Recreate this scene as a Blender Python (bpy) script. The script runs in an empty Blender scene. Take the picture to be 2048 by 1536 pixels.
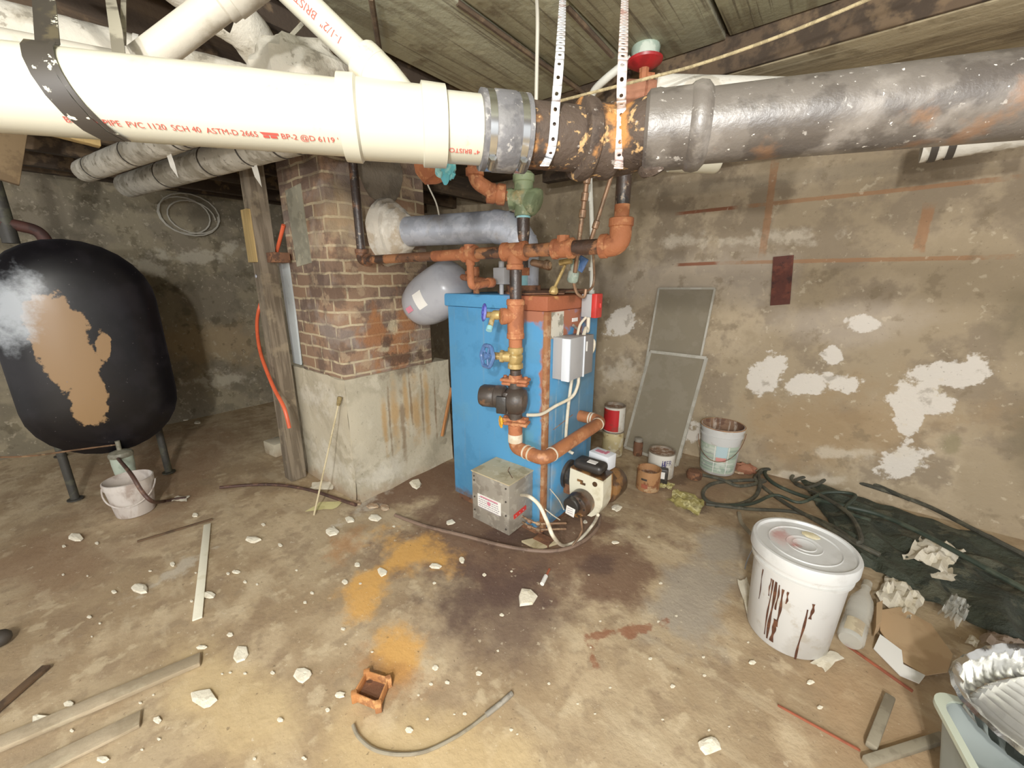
import bpy, bmesh, math, random
from mathutils import Vector as V, Matrix, noise as mnoise
random.seed(7)
C = bpy.context.scene.collection
# ------------------------------------------------------------------ camera model (2048x1536)
F = 790.0; PITCH = math.radians(14.85); YAW = math.radians(38.6); H = 1.4
FW = (-math.sin(YAW), math.cos(YAW)); RT = (math.cos(YAW), math.sin(YAW))
def at(x, y, X=None, Y=None, z=None, s=None):
    """world point seen at photo pixel (x, y) on the plane X=, Y=, z= or at depth s"""
    a = (x-1024)/F; b = -(y-768)/F
    f = math.cos(PITCH)+b*math.sin(PITCH); u = b*math.cos(PITCH)-math.sin(PITCH)
    d = (RT[0]*a+FW[0]*f, RT[1]*a+FW[1]*f, u)
    if z is not None: s = (z-H)/d[2]
    elif Y is not None: s = Y/d[1]
    elif X is not None: s = X/d[0]
    return V((d[0]*s, d[1]*s, H+d[2]*s))
def fl(x, y, z=0.0): return at(x, y, z=z)
WY = 3.28      # back wall plane
WX = -5.02     # left wall plane
cam = bpy.data.cameras.new('camera'); cam.sensor_width = 36; cam.lens = F/2048*36; cam.clip_start = .01
co = bpy.data.objects.new('camera', cam); C.objects.link(co); co.location = (0, 0, H)
co.rotation_euler = (math.pi/2-PITCH, 0, YAW); bpy.context.scene.camera = co

# ------------------------------------------------------------------ materials
def lin(h):
    h = h.lstrip('#'); o = []
    for i in (0, 2, 4):
        c = int(h[i:i+2], 16)/255; o.append(c/12.92 if c <= .04045 else ((c+.055)/1.055)**2.4)
    return (*o, 1)
MATS = {}
def mat(name, base, layers=(), rough=.6, metal=0., bump=(30, .2), trans=0., alpha=1., spec=.5, emit=None, bumpdist=.01, gain=1.):
    m = bpy.data.materials.new(name); m.use_nodes = True; nt = m.node_tree; N = nt.nodes; L = nt.links
    N.clear(); out = N.new('ShaderNodeOutputMaterial'); b = N.new('ShaderNodeBsdfPrincipled'); L.new(b.outputs[0], out.inputs[0])
    b.inputs['Roughness'].default_value = rough; b.inputs['Metallic'].default_value = metal
    b.inputs['Specular IOR Level'].default_value = spec
    if trans: b.inputs['Transmission Weight'].default_value = trans; b.inputs['IOR'].default_value = 1.15
    if alpha < 1: b.inputs['Alpha'].default_value = alpha
    tc = N.new('ShaderNodeTexCoord'); P = tc.outputs['Object']
    def vm(op, a, c=None):
        n = N.new('ShaderNodeVectorMath'); n.operation = op
        for i, q in enumerate((a, c)):
            if q is None: continue
            if isinstance(q, (tuple, list, V)): n.inputs[i].default_value = tuple(q)
            else: L.new(q, n.inputs[i])
        return n.outputs['Value'] if op in ('DOT_PRODUCT', 'LENGTH') else n.outputs[0]
    def ma(op, a, c=None, clamp=False):
        n = N.new('ShaderNodeMath'); n.operation = op; n.use_clamp = clamp
        for i, q in enumerate((a, c)):
            if q is None: continue
            if isinstance(q, (int, float)): n.inputs[i].default_value = q
            else: L.new(q, n.inputs[i])
        return n.outputs[0]
    def noise(scale, det=6, vec=None, ro=.6):
        n = N.new('ShaderNodeTexNoise'); n.inputs['Scale'].default_value = scale; n.inputs['Detail'].default_value = det
        n.inputs['Roughness'].default_value = ro; L.new(vec or P, n.inputs['Vector']); return n.outputs['Fac']
    def crisp(lo, hi): a = .5+(lo-.5)*.72-.015; return a, a+(hi-lo)*.6
    def smooth(v, lo, hi):
        n = N.new('ShaderNodeMapRange'); n.interpolation_type = 'SMOOTHSTEP'
        n.inputs['From Min'].default_value = lo; n.inputs['From Max'].default_value = hi; L.new(v, n.inputs['Value']); return n.outputs[0]
    def lg(q): c = lin(q); return (c[0]*gain, c[1]*gain, c[2]*gain, 1)
    rgb = N.new('ShaderNodeRGB'); rgb.outputs[0].default_value = lg(base); cur = rgb.outputs[0]; bumpsrc = []
    for ly in layers:
        k, col = ly[0], ly[1]
        if k == 'n':          # noise: scale, lo, hi, strength
            st = ly[5] if len(ly) > 5 else 1; fac = smooth(noise(ly[2]), *crisp(ly[3], ly[4]))
        elif k == 'v':        # stretched noise: vector scale, lo, hi, strength
            mp = N.new('ShaderNodeMapping'); mp.inputs['Scale'].default_value = ly[2]; L.new(P, mp.inputs[0])
            st = ly[5]; fac = smooth(noise(1, 5, mp.outputs[0]), *crisp(ly[3], ly[4]))
        elif k in 'brs':      # blobs: list, soft, noise amplitude, noise scale, strength
            nz = ma('MULTIPLY', ma('SUBTRACT', noise(ly[5], 5, None, .65), .5), ly[4]*(1 if k == 'r' else 2.3)); st = ly[6]; fac = None
            for sh in ly[2]:
                if k == 's':
                    c, r = sh; q = vm('SUBTRACT', P, c); q = vm('DIVIDE', q, r); d = vm('LENGTH', q)
                else:
                    c, da, db = sh; q = vm('SUBTRACT', P, c); u = vm('DOT_PRODUCT', q, da); w = vm('DOT_PRODUCT', q, db)
                    if k == 'r': d = ma('MAXIMUM', ma('ABSOLUTE', u), ma('ABSOLUTE', w))
                    else: d = ma('SQRT', ma('ADD', ma('MULTIPLY', u, u), ma('MULTIPLY', w, w)))
                d = ma('ADD', d, nz); g = ma('SUBTRACT', 1., smooth(d, 1-ly[3], 1.))
                fac = g if fac is None else ma('MAXIMUM', fac, g)
        elif k == 'brick':    # bricks: mortar colour, w, h, second colour
            sx = N.new('ShaderNodeSeparateXYZ'); L.new(P, sx.inputs[0]); cb = N.new('ShaderNodeCombineXYZ')
            L.new(ma('ADD', sx.outputs[0], sx.outputs[1]), cb.inputs[0]); L.new(sx.outputs[2], cb.inputs[1])
            ww = N.new('ShaderNodeTexNoise'); ww.inputs['Scale'].default_value = 6; L.new(P, ww.inputs['Vector'])
            ad = vm('ADD', cb.outputs[0], vm('MULTIPLY', vm('SUBTRACT', ww.outputs['Color'], (.5, .5, .5)), (.03, .03, 0)))
            t = N.new('ShaderNodeTexBrick'); L.new(ad, t.inputs['Vector'])
            t.inputs['Scale'].default_value = 1; t.inputs['Brick Width'].default_value = ly[3]; t.inputs['Row Height'].default_value = ly[4]
            t.inputs['Mortar Size'].default_value = .0075; t.inputs['Mortar Smooth'].default_value = .2; t.inputs['Bias'].default_value = -.1
            t.inputs['Color1'].default_value = lg(col); t.inputs['Color2'].default_value = lg(ly[5]); t.inputs['Mortar'].default_value = lg(ly[2])
            cur = t.outputs['Color']; bumpsrc.append(ma('MULTIPLY', ma('SUBTRACT', 1., t.outputs['Fac']), 1.2)); continue
        mx = N.new('ShaderNodeMix'); mx.data_type = 'RGBA'
        L.new(ma('MULTIPLY', fac, st), mx.inputs['Factor']); L.new(cur, mx.inputs['A']); mx.inputs['B'].default_value = lg(col); cur = mx.outputs['Result']
    L.new(cur, b.inputs['Base Color'])
    if emit: L.new(cur, b.inputs['Emission Color']); b.inputs['Emission Strength'].default_value = emit
    if bump:
        h = noise(bump[0], 5)
        for q in bumpsrc: h = ma('ADD', h, q)
        bp = N.new('ShaderNodeBump'); bp.inputs['Strength'].default_value = bump[1]; bp.inputs['Distance'].default_value = bumpdist
        L.new(h, bp.inputs['Height']); L.new(bp.outputs[0], b.inputs['Normal'])
    MATS[name] = m; return m
def dual(c, e1, e2, ax=(0, 1)):
    a = e1-c; b = e2-c; i, j = ax; det = a[i]*b[j]-a[j]*b[i]; da = V((0, 0, 0)); db = V((0, 0, 0))
    da[i] = b[j]/det; da[j] = -b[i]/det; db[i] = -a[j]/det; db[j] = a[i]/det; return (c, da, db)
def fb(x, y, x1, y1, x2, y2): return dual(fl(x, y), fl(x1, y1), fl(x2, y2))
def wb(x, y, rx, ry): return dual(at(x, y, Y=WY), at(x+rx, y, Y=WY), at(x, y+ry, Y=WY), (0, 2))
def wq(x0, y0, x1, y1, h):   # strip on the back wall from pixel to pixel, half height h metres
    a = at(x0, y0, Y=WY); b = at(x1, y1, Y=WY); c = (a+b)/2; d = (b-a).normalized(); return dual(c, b, c+V((-d.z, 0, d.x))*h, (0, 2))
def lb(x, y, rx, ry): return dual(at(x, y, X=WX), at(x+rx, y, X=WX), at(x, y+ry, X=WX), (1, 2))

# ------------------------------------------------------------------ mesh builder
def frame(a):
    a = V(a).normalized(); t = V((0, 0, 1)) if abs(a.z) < .9 else V((1, 0, 0)); u = t.cross(a).normalized(); return u, a.cross(u), a
def smp(pts, k=6, closed=False):
    pts = [V(p) for p in pts]; n = len(pts); o = []
    for i in range(n if closed else n-1):
        g = (lambda j: pts[j % n]) if closed else (lambda j: pts[max(0, min(n-1, j))])
        p0, p1, p2, p3 = g(i-1), g(i), g(i+1), g(i+2)
        for q in range(k):
            t = q/k; o.append(.5*((2*p1)+(p2-p0)*t+(2*p0-5*p1+4*p2-p3)*t*t+(3*p1-p0-3*p2+p3)*t**3))
    if not closed: o.append(pts[-1])
    return o
def fillet(pts, r, k=6):
    pts = [V(p) for p in pts]; o = [pts[0]]
    for i in range(1, len(pts)-1):
        a = (pts[i-1]-pts[i]); b = (pts[i+1]-pts[i]); q = min(r, a.length*.49, b.length*.49); a.normalize(); b.normalize()
        s, e = pts[i]+a*q, pts[i]+b*q
        for j in range(k+1):
            t = j/k; o.append((1-t)**2*s+2*t*(1-t)*pts[i]+t*t*e)
    o.append(pts[-1]); return o
ORG = {}
class MB:
    def __init__(s): s.v = []; s.f = []; s.m = []; s.mi = 0
    def add(s, vs, fs):
        o = len(s.v); s.v += [V(q) for q in vs]
        for f in fs: s.f.append([i+o for i in f]); s.m.append(s.mi)
        return s
    def box(s, c, size, bevel=.0, rz=0, rot=None, seg=2):
        bm = bmesh.new(); bmesh.ops.create_cube(bm, size=1)
        for q in bm.verts: q.co = V((q.co.x*size[0], q.co.y*size[1], q.co.z*size[2]))
        if bevel: bmesh.ops.bevel(bm, geom=bm.edges[:], offset=bevel, segments=seg, affect='EDGES', profile=.5)
        R = rot if rot is not None else Matrix.Rotation(rz, 3, 'Z'); c = V(c)
        bm.verts.index_update(); s.add([c+R@q.co for q in bm.verts], [[w.index for w in f.verts] for f in bm.faces]); bm.free(); return s
    def bx(s, x0, x1, y0, y1, z0, z1, bevel=.0): return s.box(((x0+x1)/2, (y0+y1)/2, (z0+z1)/2), (x1-x0, y1-y0, z1-z0), bevel)
    def tube(s, pts, r, n=14, caps=True, closed=False, jit=0):
        pts = [V(p) for p in pts]; m = len(pts); rs = r if isinstance(r, (list, tuple)) else [r]*m; vs = []; fs = []; u = None
        for i, p in enumerate(pts):
            if closed: t = pts[(i+1) % m]-pts[i-1]
            else: t = pts[min(m-1, i+1)]-pts[max(0, i-1)]
            t.normalize()
            if u is None: u = frame(t)[0]
            else: u = (u-t*u.dot(t)).normalized()
            w = t.cross(u)
            for k in range(n):
                a = 2*math.pi*k/n; q = rs[i]*(1+(random.random()-.5)*jit); vs.append(p+u*math.cos(a)*q+w*math.sin(a)*q)
        for i in range(m if closed else m-1):
            for k in range(n):
                a, b = i*n+k, i*n+(k+1) % n; c, d = ((i+1) % m)*n+(k+1) % n, ((i+1) % m)*n+k; fs.append([a, b, c, d])
        if caps and not closed: fs += [list(range(n))[::-1], [(m-1)*n+k for k in range(n)]]
        return s.add(vs, fs)
    def lathe(s, prof, o, axis=(0, 0, 1), n=28, wob=None, caps=True):
        u, w, a = frame(axis); o = V(o); vs = []; fs = []; m = len(prof)
        for i, (r, h) in enumerate(prof):
            for k in range(n):
                t = 2*math.pi*k/n; q = max(r, 1e-4)*(1 if not wob else wob(t, i)); vs.append(o+a*h+u*math.cos(t)*q+w*math.sin(t)*q)
        for i in range(m-1):
            for k in range(n): fs.append([i*n+k, i*n+(k+1) % n, (i+1)*n+(k+1) % n, (i+1)*n+k])
        if caps: fs += [list(range(n))[::-1], [(m-1)*n+k for k in range(n)]]
        return s.add(vs, fs)
    def cyl(s, a, b, r, n=20, r2=None):
        a = V(a); b = V(b); L = (b-a).length; return s.lathe([(r, 0), (r if r2 is None else r2, L)], a, b-a, n)
    def ball(s, c, r, sc=(1, 1, 1), n=16, nz=0, ns=3, seed=0):
        vs = []; fs = []; m = n//2
        for i in range(m+1):
            p = math.pi*i/m
            for k in range(n):
                t = 2*math.pi*k/n; d = V((math.sin(p)*math.cos(t), math.sin(p)*math.sin(t), math.cos(p)))
                q = r*(1+nz*mnoise.noise(d*ns+V((seed, seed*2, 0)))) if nz else r
                vs.append(V(c)+V((d.x*sc[0], d.y*sc[1], d.z*sc[2]))*q)
        for i in range(m):
            for k in range(n): fs.append([i*n+k, (i+1)*n+k, (i+1)*n+(k+1) % n, i*n+(k+1) % n])
        return s.add(vs, fs)
    def prism(s, pts, ext):
        pts = [V(p) for p in pts]; n = len(pts); e = V(ext)
        return s.add(pts+[p+e for p in pts], [list(range(n))[::-1], [n+i for i in range(n)]]+[[i, (i+1) % n, n+(i+1) % n, n+i] for i in range(n)])
    def ribbon(s, pts, wid, th=.002):
        pts = [V(p) for p in pts]; vs = []; fs = []; m = len(pts)
        for i, p in enumerate(pts):
            t = (pts[min(m-1, i+1)]-pts[max(0, i-1)]).normalized(); w = wid[i] if isinstance(wid, list) else V(wid); nn = t.cross(w).normalized()*th/2
            vs += [p-w/2-nn, p+w/2-nn, p+w/2+nn, p-w/2+nn]
        for i in range(m-1):
            for k in range(4): fs.append([i*4+k, i*4+(k+1) % 4, i*4+4+(k+1) % 4, i*4+4+k])
        fs += [[3, 2, 1, 0], [m*4-4, m*4-3, m*4-2, m*4-1]]; return s.add(vs, fs)
    def grid(s, fn, nu, nv):
        vs = [fn(i/nu, j/nv) for j in range(nv+1) for i in range(nu+1)]
        return s.add(vs, [[j*(nu+1)+i, j*(nu+1)+i+1, (j+1)*(nu+1)+i+1, (j+1)*(nu+1)+i] for j in range(nv) for i in range(nu)])
    def build(s, name, m, parent=None, smooth=38, label=None, origin=None):
        ms = m if isinstance(m, (list, tuple)) else [m]
        if parent is not None: o = ORG[parent.name]
        elif origin is not None: o = V(origin)
        else:
            xs = [q.x for q in s.v]; ys = [q.y for q in s.v]; zs = [q.z for q in s.v]
            o = V(((min(xs)+max(xs))/2, (min(ys)+max(ys))/2, min(zs)))
        me = bpy.data.meshes.new(name); me.from_pydata([q-o for q in s.v], [], s.f)
        for q in ms: me.materials.append(MATS[q])
        me.polygons.foreach_set('material_index', s.m)
        bm = bmesh.new(); bm.from_mesh(me); bmesh.ops.recalc_face_normals(bm, faces=bm.faces[:]); bm.to_mesh(me); bm.free()
        if smooth: me.polygons.foreach_set('use_smooth', [True]*len(me.polygons)); me.set_sharp_from_angle(angle=math.radians(smooth))
        me.update(); ob = bpy.data.objects.new(name, me); C.objects.link(ob); ORG[ob.name] = o
        if parent is not None: ob.parent = parent
        else: ob.location = o
        if label: ob['label'] = label
        return ob
def tag(o, label, cat, group=None, kind=None):
    if label: o['label'] = label
    if cat: o['category'] = cat
    if group: o['group'] = group
    if kind: o['kind'] = kind
    return o
def thing(name, label, cat, loc, group=None):
    o = bpy.data.objects.new(name, None); C.objects.link(o); o.location = V(loc); o.empty_display_size = .05; ORG[o.name] = V(loc)
    return tag(o, label, cat, group)
def struct(ob): ob['kind'] = 'structure'; return ob
def text_geo(body, size=1.0):
    cu = bpy.data.curves.new('t', 'FONT'); cu.body = body; cu.size = size; o = bpy.data.objects.new('t', cu); C.objects.link(o)
    dg = bpy.context.evaluated_depsgraph_get(); dg.update(); me = bpy.data.meshes.new_from_object(o.evaluated_get(dg))
    vs = [v.co.copy() for v in me.vertices]; fs = [list(p.vertices) for p in me.polygons]
    bpy.data.objects.remove(o); bpy.data.curves.remove(cu); bpy.data.meshes.remove(me)
    x0 = min(v.x for v in vs); x1 = max(v.x for v in vs); return [(v.x-x0, v.y) for v in vs], fs, x1-x0
# ------------------------------------------------------------------ materials of this place
mat('floor', '#b5a080', [
    ('n', '#9c8465', 1.1, .42, .62, .8), ('n', '#c9b391', 2.3, .5, .72, .7), ('n', '#8b745b', 5, .56, .7, .5), ('n', '#8f7b62', 13, .58, .74, .45), ('n', '#d4c19f', 9, .6, .76, .5), ('v', '#c8b595', (2.2, 7, 1), .58, .72, .4),
    ('b', '#ab8a66', [fb(1750, 1420, 2000, 1430, 1700, 1250)], .8, 1.2, 2, .6),
    ('b', '#cfb484', [fb(840, 1500, 1150, 1530, 850, 1380), fb(450, 1400, 650, 1450, 420, 1250)], .8, 1.0, 2.2, .65),
    ('b', '#a39a8c', [fb(1390, 1190, 1500, 1180, 1370, 1340), fb(1440, 1090, 1510, 1050, 1390, 1060)], .6, .8, 4, .8),
    ('b', '#8a6c52', [fb(330, 940, 520, 900, 300, 1120), fb(1420, 960, 1700, 1010, 1380, 1040), fb(120, 1120, 300, 1090, 100, 1230)], .8, 1.2, 2.5, .7),
    ('b', '#6d5040', [fb(1030, 1060, 1330, 1080, 1000, 1240), fb(850, 960, 960, 960, 760, 1030), fb(1220, 1130, 1325, 1110, 1240, 1230)], .45, .9, 3.5, .85),
    ('b', '#6a5549', [fb(1010, 1230, 1220, 1240, 980, 1400)], .8, .8, 3, .8),
    ('b', '#54403a', [fb(980, 1165, 1130, 1175, 950, 1290), fb(1020, 1075, 1110, 1090, 1010, 1110), fb(1200, 1130, 1250, 1120, 1210, 1160)], .8, 1.0, 6, .7),
    ('b', '#dca558', [fb(820, 1095, 920, 1110, 805, 1150), fb(730, 1200, 785, 1190, 715, 1270), fb(800, 1300, 865, 1310, 785, 1390), fb(740, 1150, 810, 1120, 730, 1190)], .8, 1.3, 5, .9),
    ('b', '#b07a48', [fb(780, 1340, 890, 1360, 770, 1400), fb(690, 1090, 740, 1070, 690, 1130)], .9, 1.4, 6, .6),
    ('b', '#8b5238', [fb(1270, 1255, 1320, 1250, 1260, 1270), fb(1205, 1265, 1240, 1255, 1210, 1275), fb(1185, 1310, 1200, 1310, 1180, 1350)], .6, 2.2, 11, .75),
    ('b', '#5a4638', [fb(1090, 1060, 1180, 1030, 1060, 1090), fb(1370, 950, 1420, 930, 1360, 970), fb(1400, 1010, 1440, 1010, 1390, 1030)], .7, 1.2, 6, .7),
    ('b', '#cfc6b4', [fb(330, 1150, 420, 1095, 345, 1160), fb(790, 950, 830, 900, 800, 960), fb(740, 1000, 790, 960, 750, 1012)], .9, 2.0, 9, .6),
    ('n', '#d9cbb0', 30, .74, .80, .5), ('n', '#4b3a2c', 50, .75, .82, .5), ('n', '#e6dcc6', 120, .76, .82, .5)],
    rough=.75, bump=(45, .35), spec=.3)
mat('wall_back', '#8f8068', [
    ('n', '#a3937a', 1.6, .45, .65, .9), ('n', '#776a58', 3.2, .5, .68, .8),
    ('b', '#a5998a', [wb(1350, 560, 420, 70), wb(1700, 640, 260, 60)], .8, .9, 2, .55),
    ('b', '#8a7252', [wb(1700, 860, 420, 110)], .9, 1.2, 2.2, .7),
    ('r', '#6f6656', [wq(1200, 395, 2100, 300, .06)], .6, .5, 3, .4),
    ('b', '#cdc7bd', [wb(1535, 752, 48, 34), wb(1620, 768, 75, 22), wb(1245, 652, 34, 32), wb(1722, 648, 44, 18), wb(1925, 745, 120, 30), wb(1835, 790, 60, 30), wb(1815, 840, 26, 50), wb(1810, 930, 50, 36), wb(1665, 712, 26, 16), wb(1330, 850, 60, 30)], .22, 1.6, 5, .8),
    ('b', '#c0b6a4', [wb(1440, 480, 120, 20), wb(1560, 470, 90, 26), wb(1690, 905, 150, 14), wb(1250, 745, 70, 30), wb(1600, 960, 120, 14)], .8, 1.8, 6, .5),
    ('b', '#7d7358', [wb(1905, 890, 34, 34)], .5, .7, 6, .8), ('b', '#5d5440', [wb(2060, 640, 160, 110), wb(2070, 900, 90, 140)], .9, .8, 2, .6),  # dark right-edge blobs: vignette shade painted into the wall colour
    ('r', '#774630', [wq(1348, 428, 1480, 414, .013), wq(1348, 530, 1440, 526, .013)], .3, .5, 16, .9),
    ('r', '#8d6444', [wq(1470, 415, 2060, 352, .014), wq(1430, 526, 2060, 513, .014), wq(1552, 310, 1523, 522, .026), wq(1860, 405, 1835, 510, .03)], .35, .9, 14, .7),
    ('n', '#6a5d49', 8, .62, .78, .5), ('n', '#bfb39b', 20, .68, .80, .4), ('n', '#4d4234', 60, .72, .80, .35)],
    rough=.85, bump=(22, .5), spec=.25, gain=1.38)
mat('wall_left', '#7b7261', [
    ('n', '#8d836c', 1.8, .45, .62, .9), ('n', '#665f50', 3.5, .5, .66, .7),
    ('b', '#b3ab98', [lb(385, 515, 85, 17), lb(300, 535, 60, 20), lb(465, 495, 30, 18), lb(440, 760, 60, 20)], .6, 1.8, 5, .7),
    ('b', '#9a8565', [lb(430, 690, 150, 60)], .8, 1, 3, .7), ('n', '#4e4636', 8, .6, .72, .5), ('n', '#b9ae97', 26, .65, .74, .4)],
    rough=.9, bump=(22, .5), spec=.2, gain=1.15)
mat('subfloor', '#4a3a2b', [('v', '#2e231a', (1.2, 12, 4), .4, .65, .9), ('n', '#5f4c38', 6, .55, .7, .7)], rough=.9, bump=(40, .4))
mat('plank', '#a3a48c', [('v', '#7d7862', (14, .9, 3), .46, .66, .7), ('n', '#5a4a36', 3.5, .57, .7, .8), ('n', '#b9bb9f', 7, .55, .7, .6), ('v', '#4a3f30', (60, 1.2, 4), .6, .72, .6)], rough=.85, bump=(30, .35))
mat('beam', '#8e8266', [('v', '#6a5d45', (.9, 14, 14), .42, .65, .85), ('n', '#54462f', 5, .55, .7, .6), ('v', '#a99f83', (1.2, 50, 50), .58, .7, .6)], rough=.85, bump=(30, .35))
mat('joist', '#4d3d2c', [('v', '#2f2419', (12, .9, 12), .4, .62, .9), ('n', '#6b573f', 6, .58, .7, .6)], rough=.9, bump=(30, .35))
BR = V((-2.52, 1.53, 0))   # chimney object origin
def cs(x, y, z, r): return (V((x, y, z))-BR, (r, r, r) if not isinstance(r, tuple) else r)
mat('brick', '#8a6550', [('brick', '#98775c', '#c4b290', .215, .0755, '#77655a'), ('n', '#5c4a40', 5, .52, .66, .7), ('n', '#b59c7d', 7, .6, .72, .6), ('n', '#9b8f86', 3, .55, .7, .45),
    ('s', '#b8a37e', [cs(-2.24, 1.3, 1.75, .22), cs(-2.4, 1.18, 1.62, (.1, .05, .1))], .7, 1.2, 7, .45),
    ('s', '#a8672f', [cs(-2.24, 1.55, .92, (.08, .2, .16)), cs(-2.24, 1.42, 1.03, (.08, .12, .2)), cs(-2.24, 1.66, 1.12, (.08, .12, .2))], .8, 1.6, 7, .6),
    ('s', '#4f3b2e', [cs(-2.24, 1.6, .88, (.06, .22, .05)), cs(-2.24, 1.5, 1.0, (.06, .06, .05))], .6, 1.5, 12, .8),
    ('s', '#d4c6a2', [cs(-2.24, 1.55, 1.1, (.06, .06, .05)), cs(-2.24, 1.47, .96, (.06, .06, .03))], .7, 1.6, 14, .55),
    ('s', '#54463c', [cs(-2.5, 1.5, 2.25, (1, 1, .32))], .5, .3, 6, .5)], rough=.85, bump=(60, .5), bumpdist=.012)  # dark top layer: shadow on the upper shaft painted into the brick colour
mat('concrete_base', '#c2b8a0', [('n', '#a69c85', 3, .46, .65, .7), ('n', '#d2c9b2', 6, .55, .7, .6),
    ('s', '#bb8f50', [cs(-2.22, y, z, (.1, r, .32)) for y, z, r in ((1.42, .42, .03), (1.50, .5, .05), (1.60, .55, .03), (1.68, .45, .06), (1.78, .5, .035))], .9, .9, 6, .7),
    ('s', '#7d6142', [cs(-2.22, y, z, (.1, r, .34)) for y, z, r in ((1.46, .5, .012), (1.56, .42, .03), (1.64, .6, .012), (1.74, .55, .015), (1.86, .5, .012))], .8, 1.0, 9, .7),
    ('s', '#dcd6c6', [cs(-2.5, 1.18, .15, (.35, .1, .18)), cs(-2.22, 1.4, .1, (.1, .3, .12)), cs(-2.6, 1.18, .6, (.3, .1, .12))], .8, 1.6, 7, .55),
    ('s', '#9a7a5a', [cs(-2.5, 1.18, 0, (.8, .9, .09))], .9, 1, 6, .6), ('s', '#5b4634', [cs(-2.22, 1.7, .80, (.1, .3, .06))], .7, 1.4, 8, .6), ('n', '#6b5f4c', 30, .7, .8, .4)], rough=.85, bump=(40, .35), spec=.25)
mat('parge', '#7c7263', [('n', '#645c50', 8, .5, .66, .7)], rough=.9, bump=(50, .5))
mat('cement_patch', '#9a9682', [('n', '#7f7c6b', 7, .48, .66, .8), ('n', '#b5ae95', 12, .58, .7, .6)], rough=.9, bump=(50, .35))
mat('mortar_white', '#c9c1b2', [('n', '#a89478', 7, .5, .66, .7), ('n', '#e2dccf', 11, .55, .7, .7)], rough=.9, bump=(25, .6))
mat('old_wood', '#7f7260', [('v', '#5d5141', (30, 30, 1.6), .42, .62, .85), ('n', '#97886f', 6, .55, .7, .6)], rough=.85, bump=(40, .3))
mat('new_wood', '#b89b63', [('v', '#8d7648', (30, 30, 1.4), .45, .65, .7)], rough=.8, bump=(40, .2))
mat('grey_board', '#b09f84', [('v', '#94846a', (4, 5, 20), .45, .65, .8), ('n', '#b3a68b', 9, .6, .72, .5)], rough=.85, bump=(40, .3))
mat('stick_orange', '#b4763f', [('v', '#8c5a30', (30, 30, 3), .45, .65, .7)], rough=.7)
mat('white_strip', '#d9e0e0', [('n', '#b7bcb9', 8, .6, .72, .6)], rough=.6)
mat('white_rod', '#f4efd8', [('n', '#ddd3b4', 12, .62, .76, .5)], rough=.5)
mat('pvc', '#b9b6a4', [('n', '#aca081', 4, .6, .75, .5), ('n', '#a58e66', 16, .7, .78, .4)], rough=.28, bump=None, spec=.5)
mat('pvc_old', '#b9b3a4', [('n', '#958c79', 6, .5, .68, .8), ('n', '#cfcabd', 12, .58, .72, .5)], rough=.55, bump=(60, .1))
mat('print_red', '#c8443a', rough=.6, bump=None)
mat('wrap', '#bdb8aa', [('n', '#97907f', 7, .48, .66, .85), ('n', '#d2cdbf', 12, .58, .7, .6), ('n', '#6b6455', 28, .64, .74, .6)], rough=.95, bump=(30, .6))
mat('wrap_white', '#dcd8cc', [('n', '#b3aa97', 9, .56, .7, .7)], rough=.9, bump=(25, .4))
mat('band_black', '#3b352f', rough=.6, bump=None)
mat('rubber', '#59585a', [('n', '#8b8987', 9, .52, .66, .8), ('n', '#3f3e40', 20, .58, .7, .6), ('n', '#aaa6a0', 50, .66, .74, .6)], rough=.6, bump=(60, .2))
mat('steel', '#c9cdd0', rough=.22, metal=1, bump=None)
mat('cast_iron', '#5a544e', [('n', '#7d7770', 4, .5, .66, .8), ('n', '#3a3430', 9, .52, .66, .7), ('n', '#7d5a3e', 6, .62, .76, .7), ('n', '#aaa59d', 60, .7, .8, .6), ('n', '#e6e2da', 110, .76, .82, .9)], rough=.4, bump=(90, .15), spec=.7)
mat('cast_rust', '#43372e', [('n', '#b3793f', 7, .52, .64, .9), ('n', '#2c221c', 9, .5, .64, .9), ('n', '#c9a06a', 34, .64, .74, .7), ('n', '#a59c92', 60, .72, .8, .6)], rough=.72, bump=(60, .4), spec=.3)
mat('rust_clay', '#a06a50', [('n', '#8a553d', 8, .5, .66, .8)], rough=.8, bump=(40, .3))
mat('strap_white', '#d8dade', [('n', '#c3b3ae', 9, .55, .7, .7), ('n', '#9a6b5a', 22, .66, .75, .5)], rough=.4, metal=.2, bump=None)
mat('strap_pink', '#d6c2bc', [('n', '#e2dcd8', 8, .5, .66, .8), ('n', '#a86a55', 14, .62, .75, .6)], rough=.45, metal=.2, bump=None)
mat('strap_black', '#2e2924', [('n', '#59503a', 14, .55, .7, .7), ('n', '#d9d6c0', 40, .67, .73, .9)], rough=.5, bump=None)
mat('strap_grey', '#97917f', [('n', '#5c5649', 12, .5, .66, .8)], rough=.6, bump=None)
mat('rust_pipe', '#a8653f', [('n', '#8a4e30', 14, .5, .66, .8), ('n', '#c58a5c', 22, .58, .7, .7)], rough=.75, bump=(60, .4))
mat('black_pipe', '#33261f', [('n', '#7f5638', 8, .56, .7, .8), ('n', '#171310', 20, .55, .68, .8), ('n', '#b9a48a', 40, .68, .75, .5)], rough=.4, bump=(60, .25), spec=.6)
mat('mixed_pipe', '#6a4630', [('n', '#a56d45', 6, .5, .62, .9), ('n', '#2c211b', 9, .53, .64, .9)], rough=.6, bump=(60, .3))
mat('copper_paint', '#a86942', [('n', '#8a5434', 8, .5, .66, .8), ('n', '#c58a5e', 16, .6, .72, .6)], rough=.5, bump=(50, .2))
mat('copper', '#967459', [('n', '#6d5844', 14, .5, .66, .8), ('n', '#c5a57f', 20, .62, .72, .6)], rough=.45, metal=.4, bump=None)
mat('white_band', '#d8cdb8', [('n', '#b9a685', 12, .5, .66, .6)], rough=.7)
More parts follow.
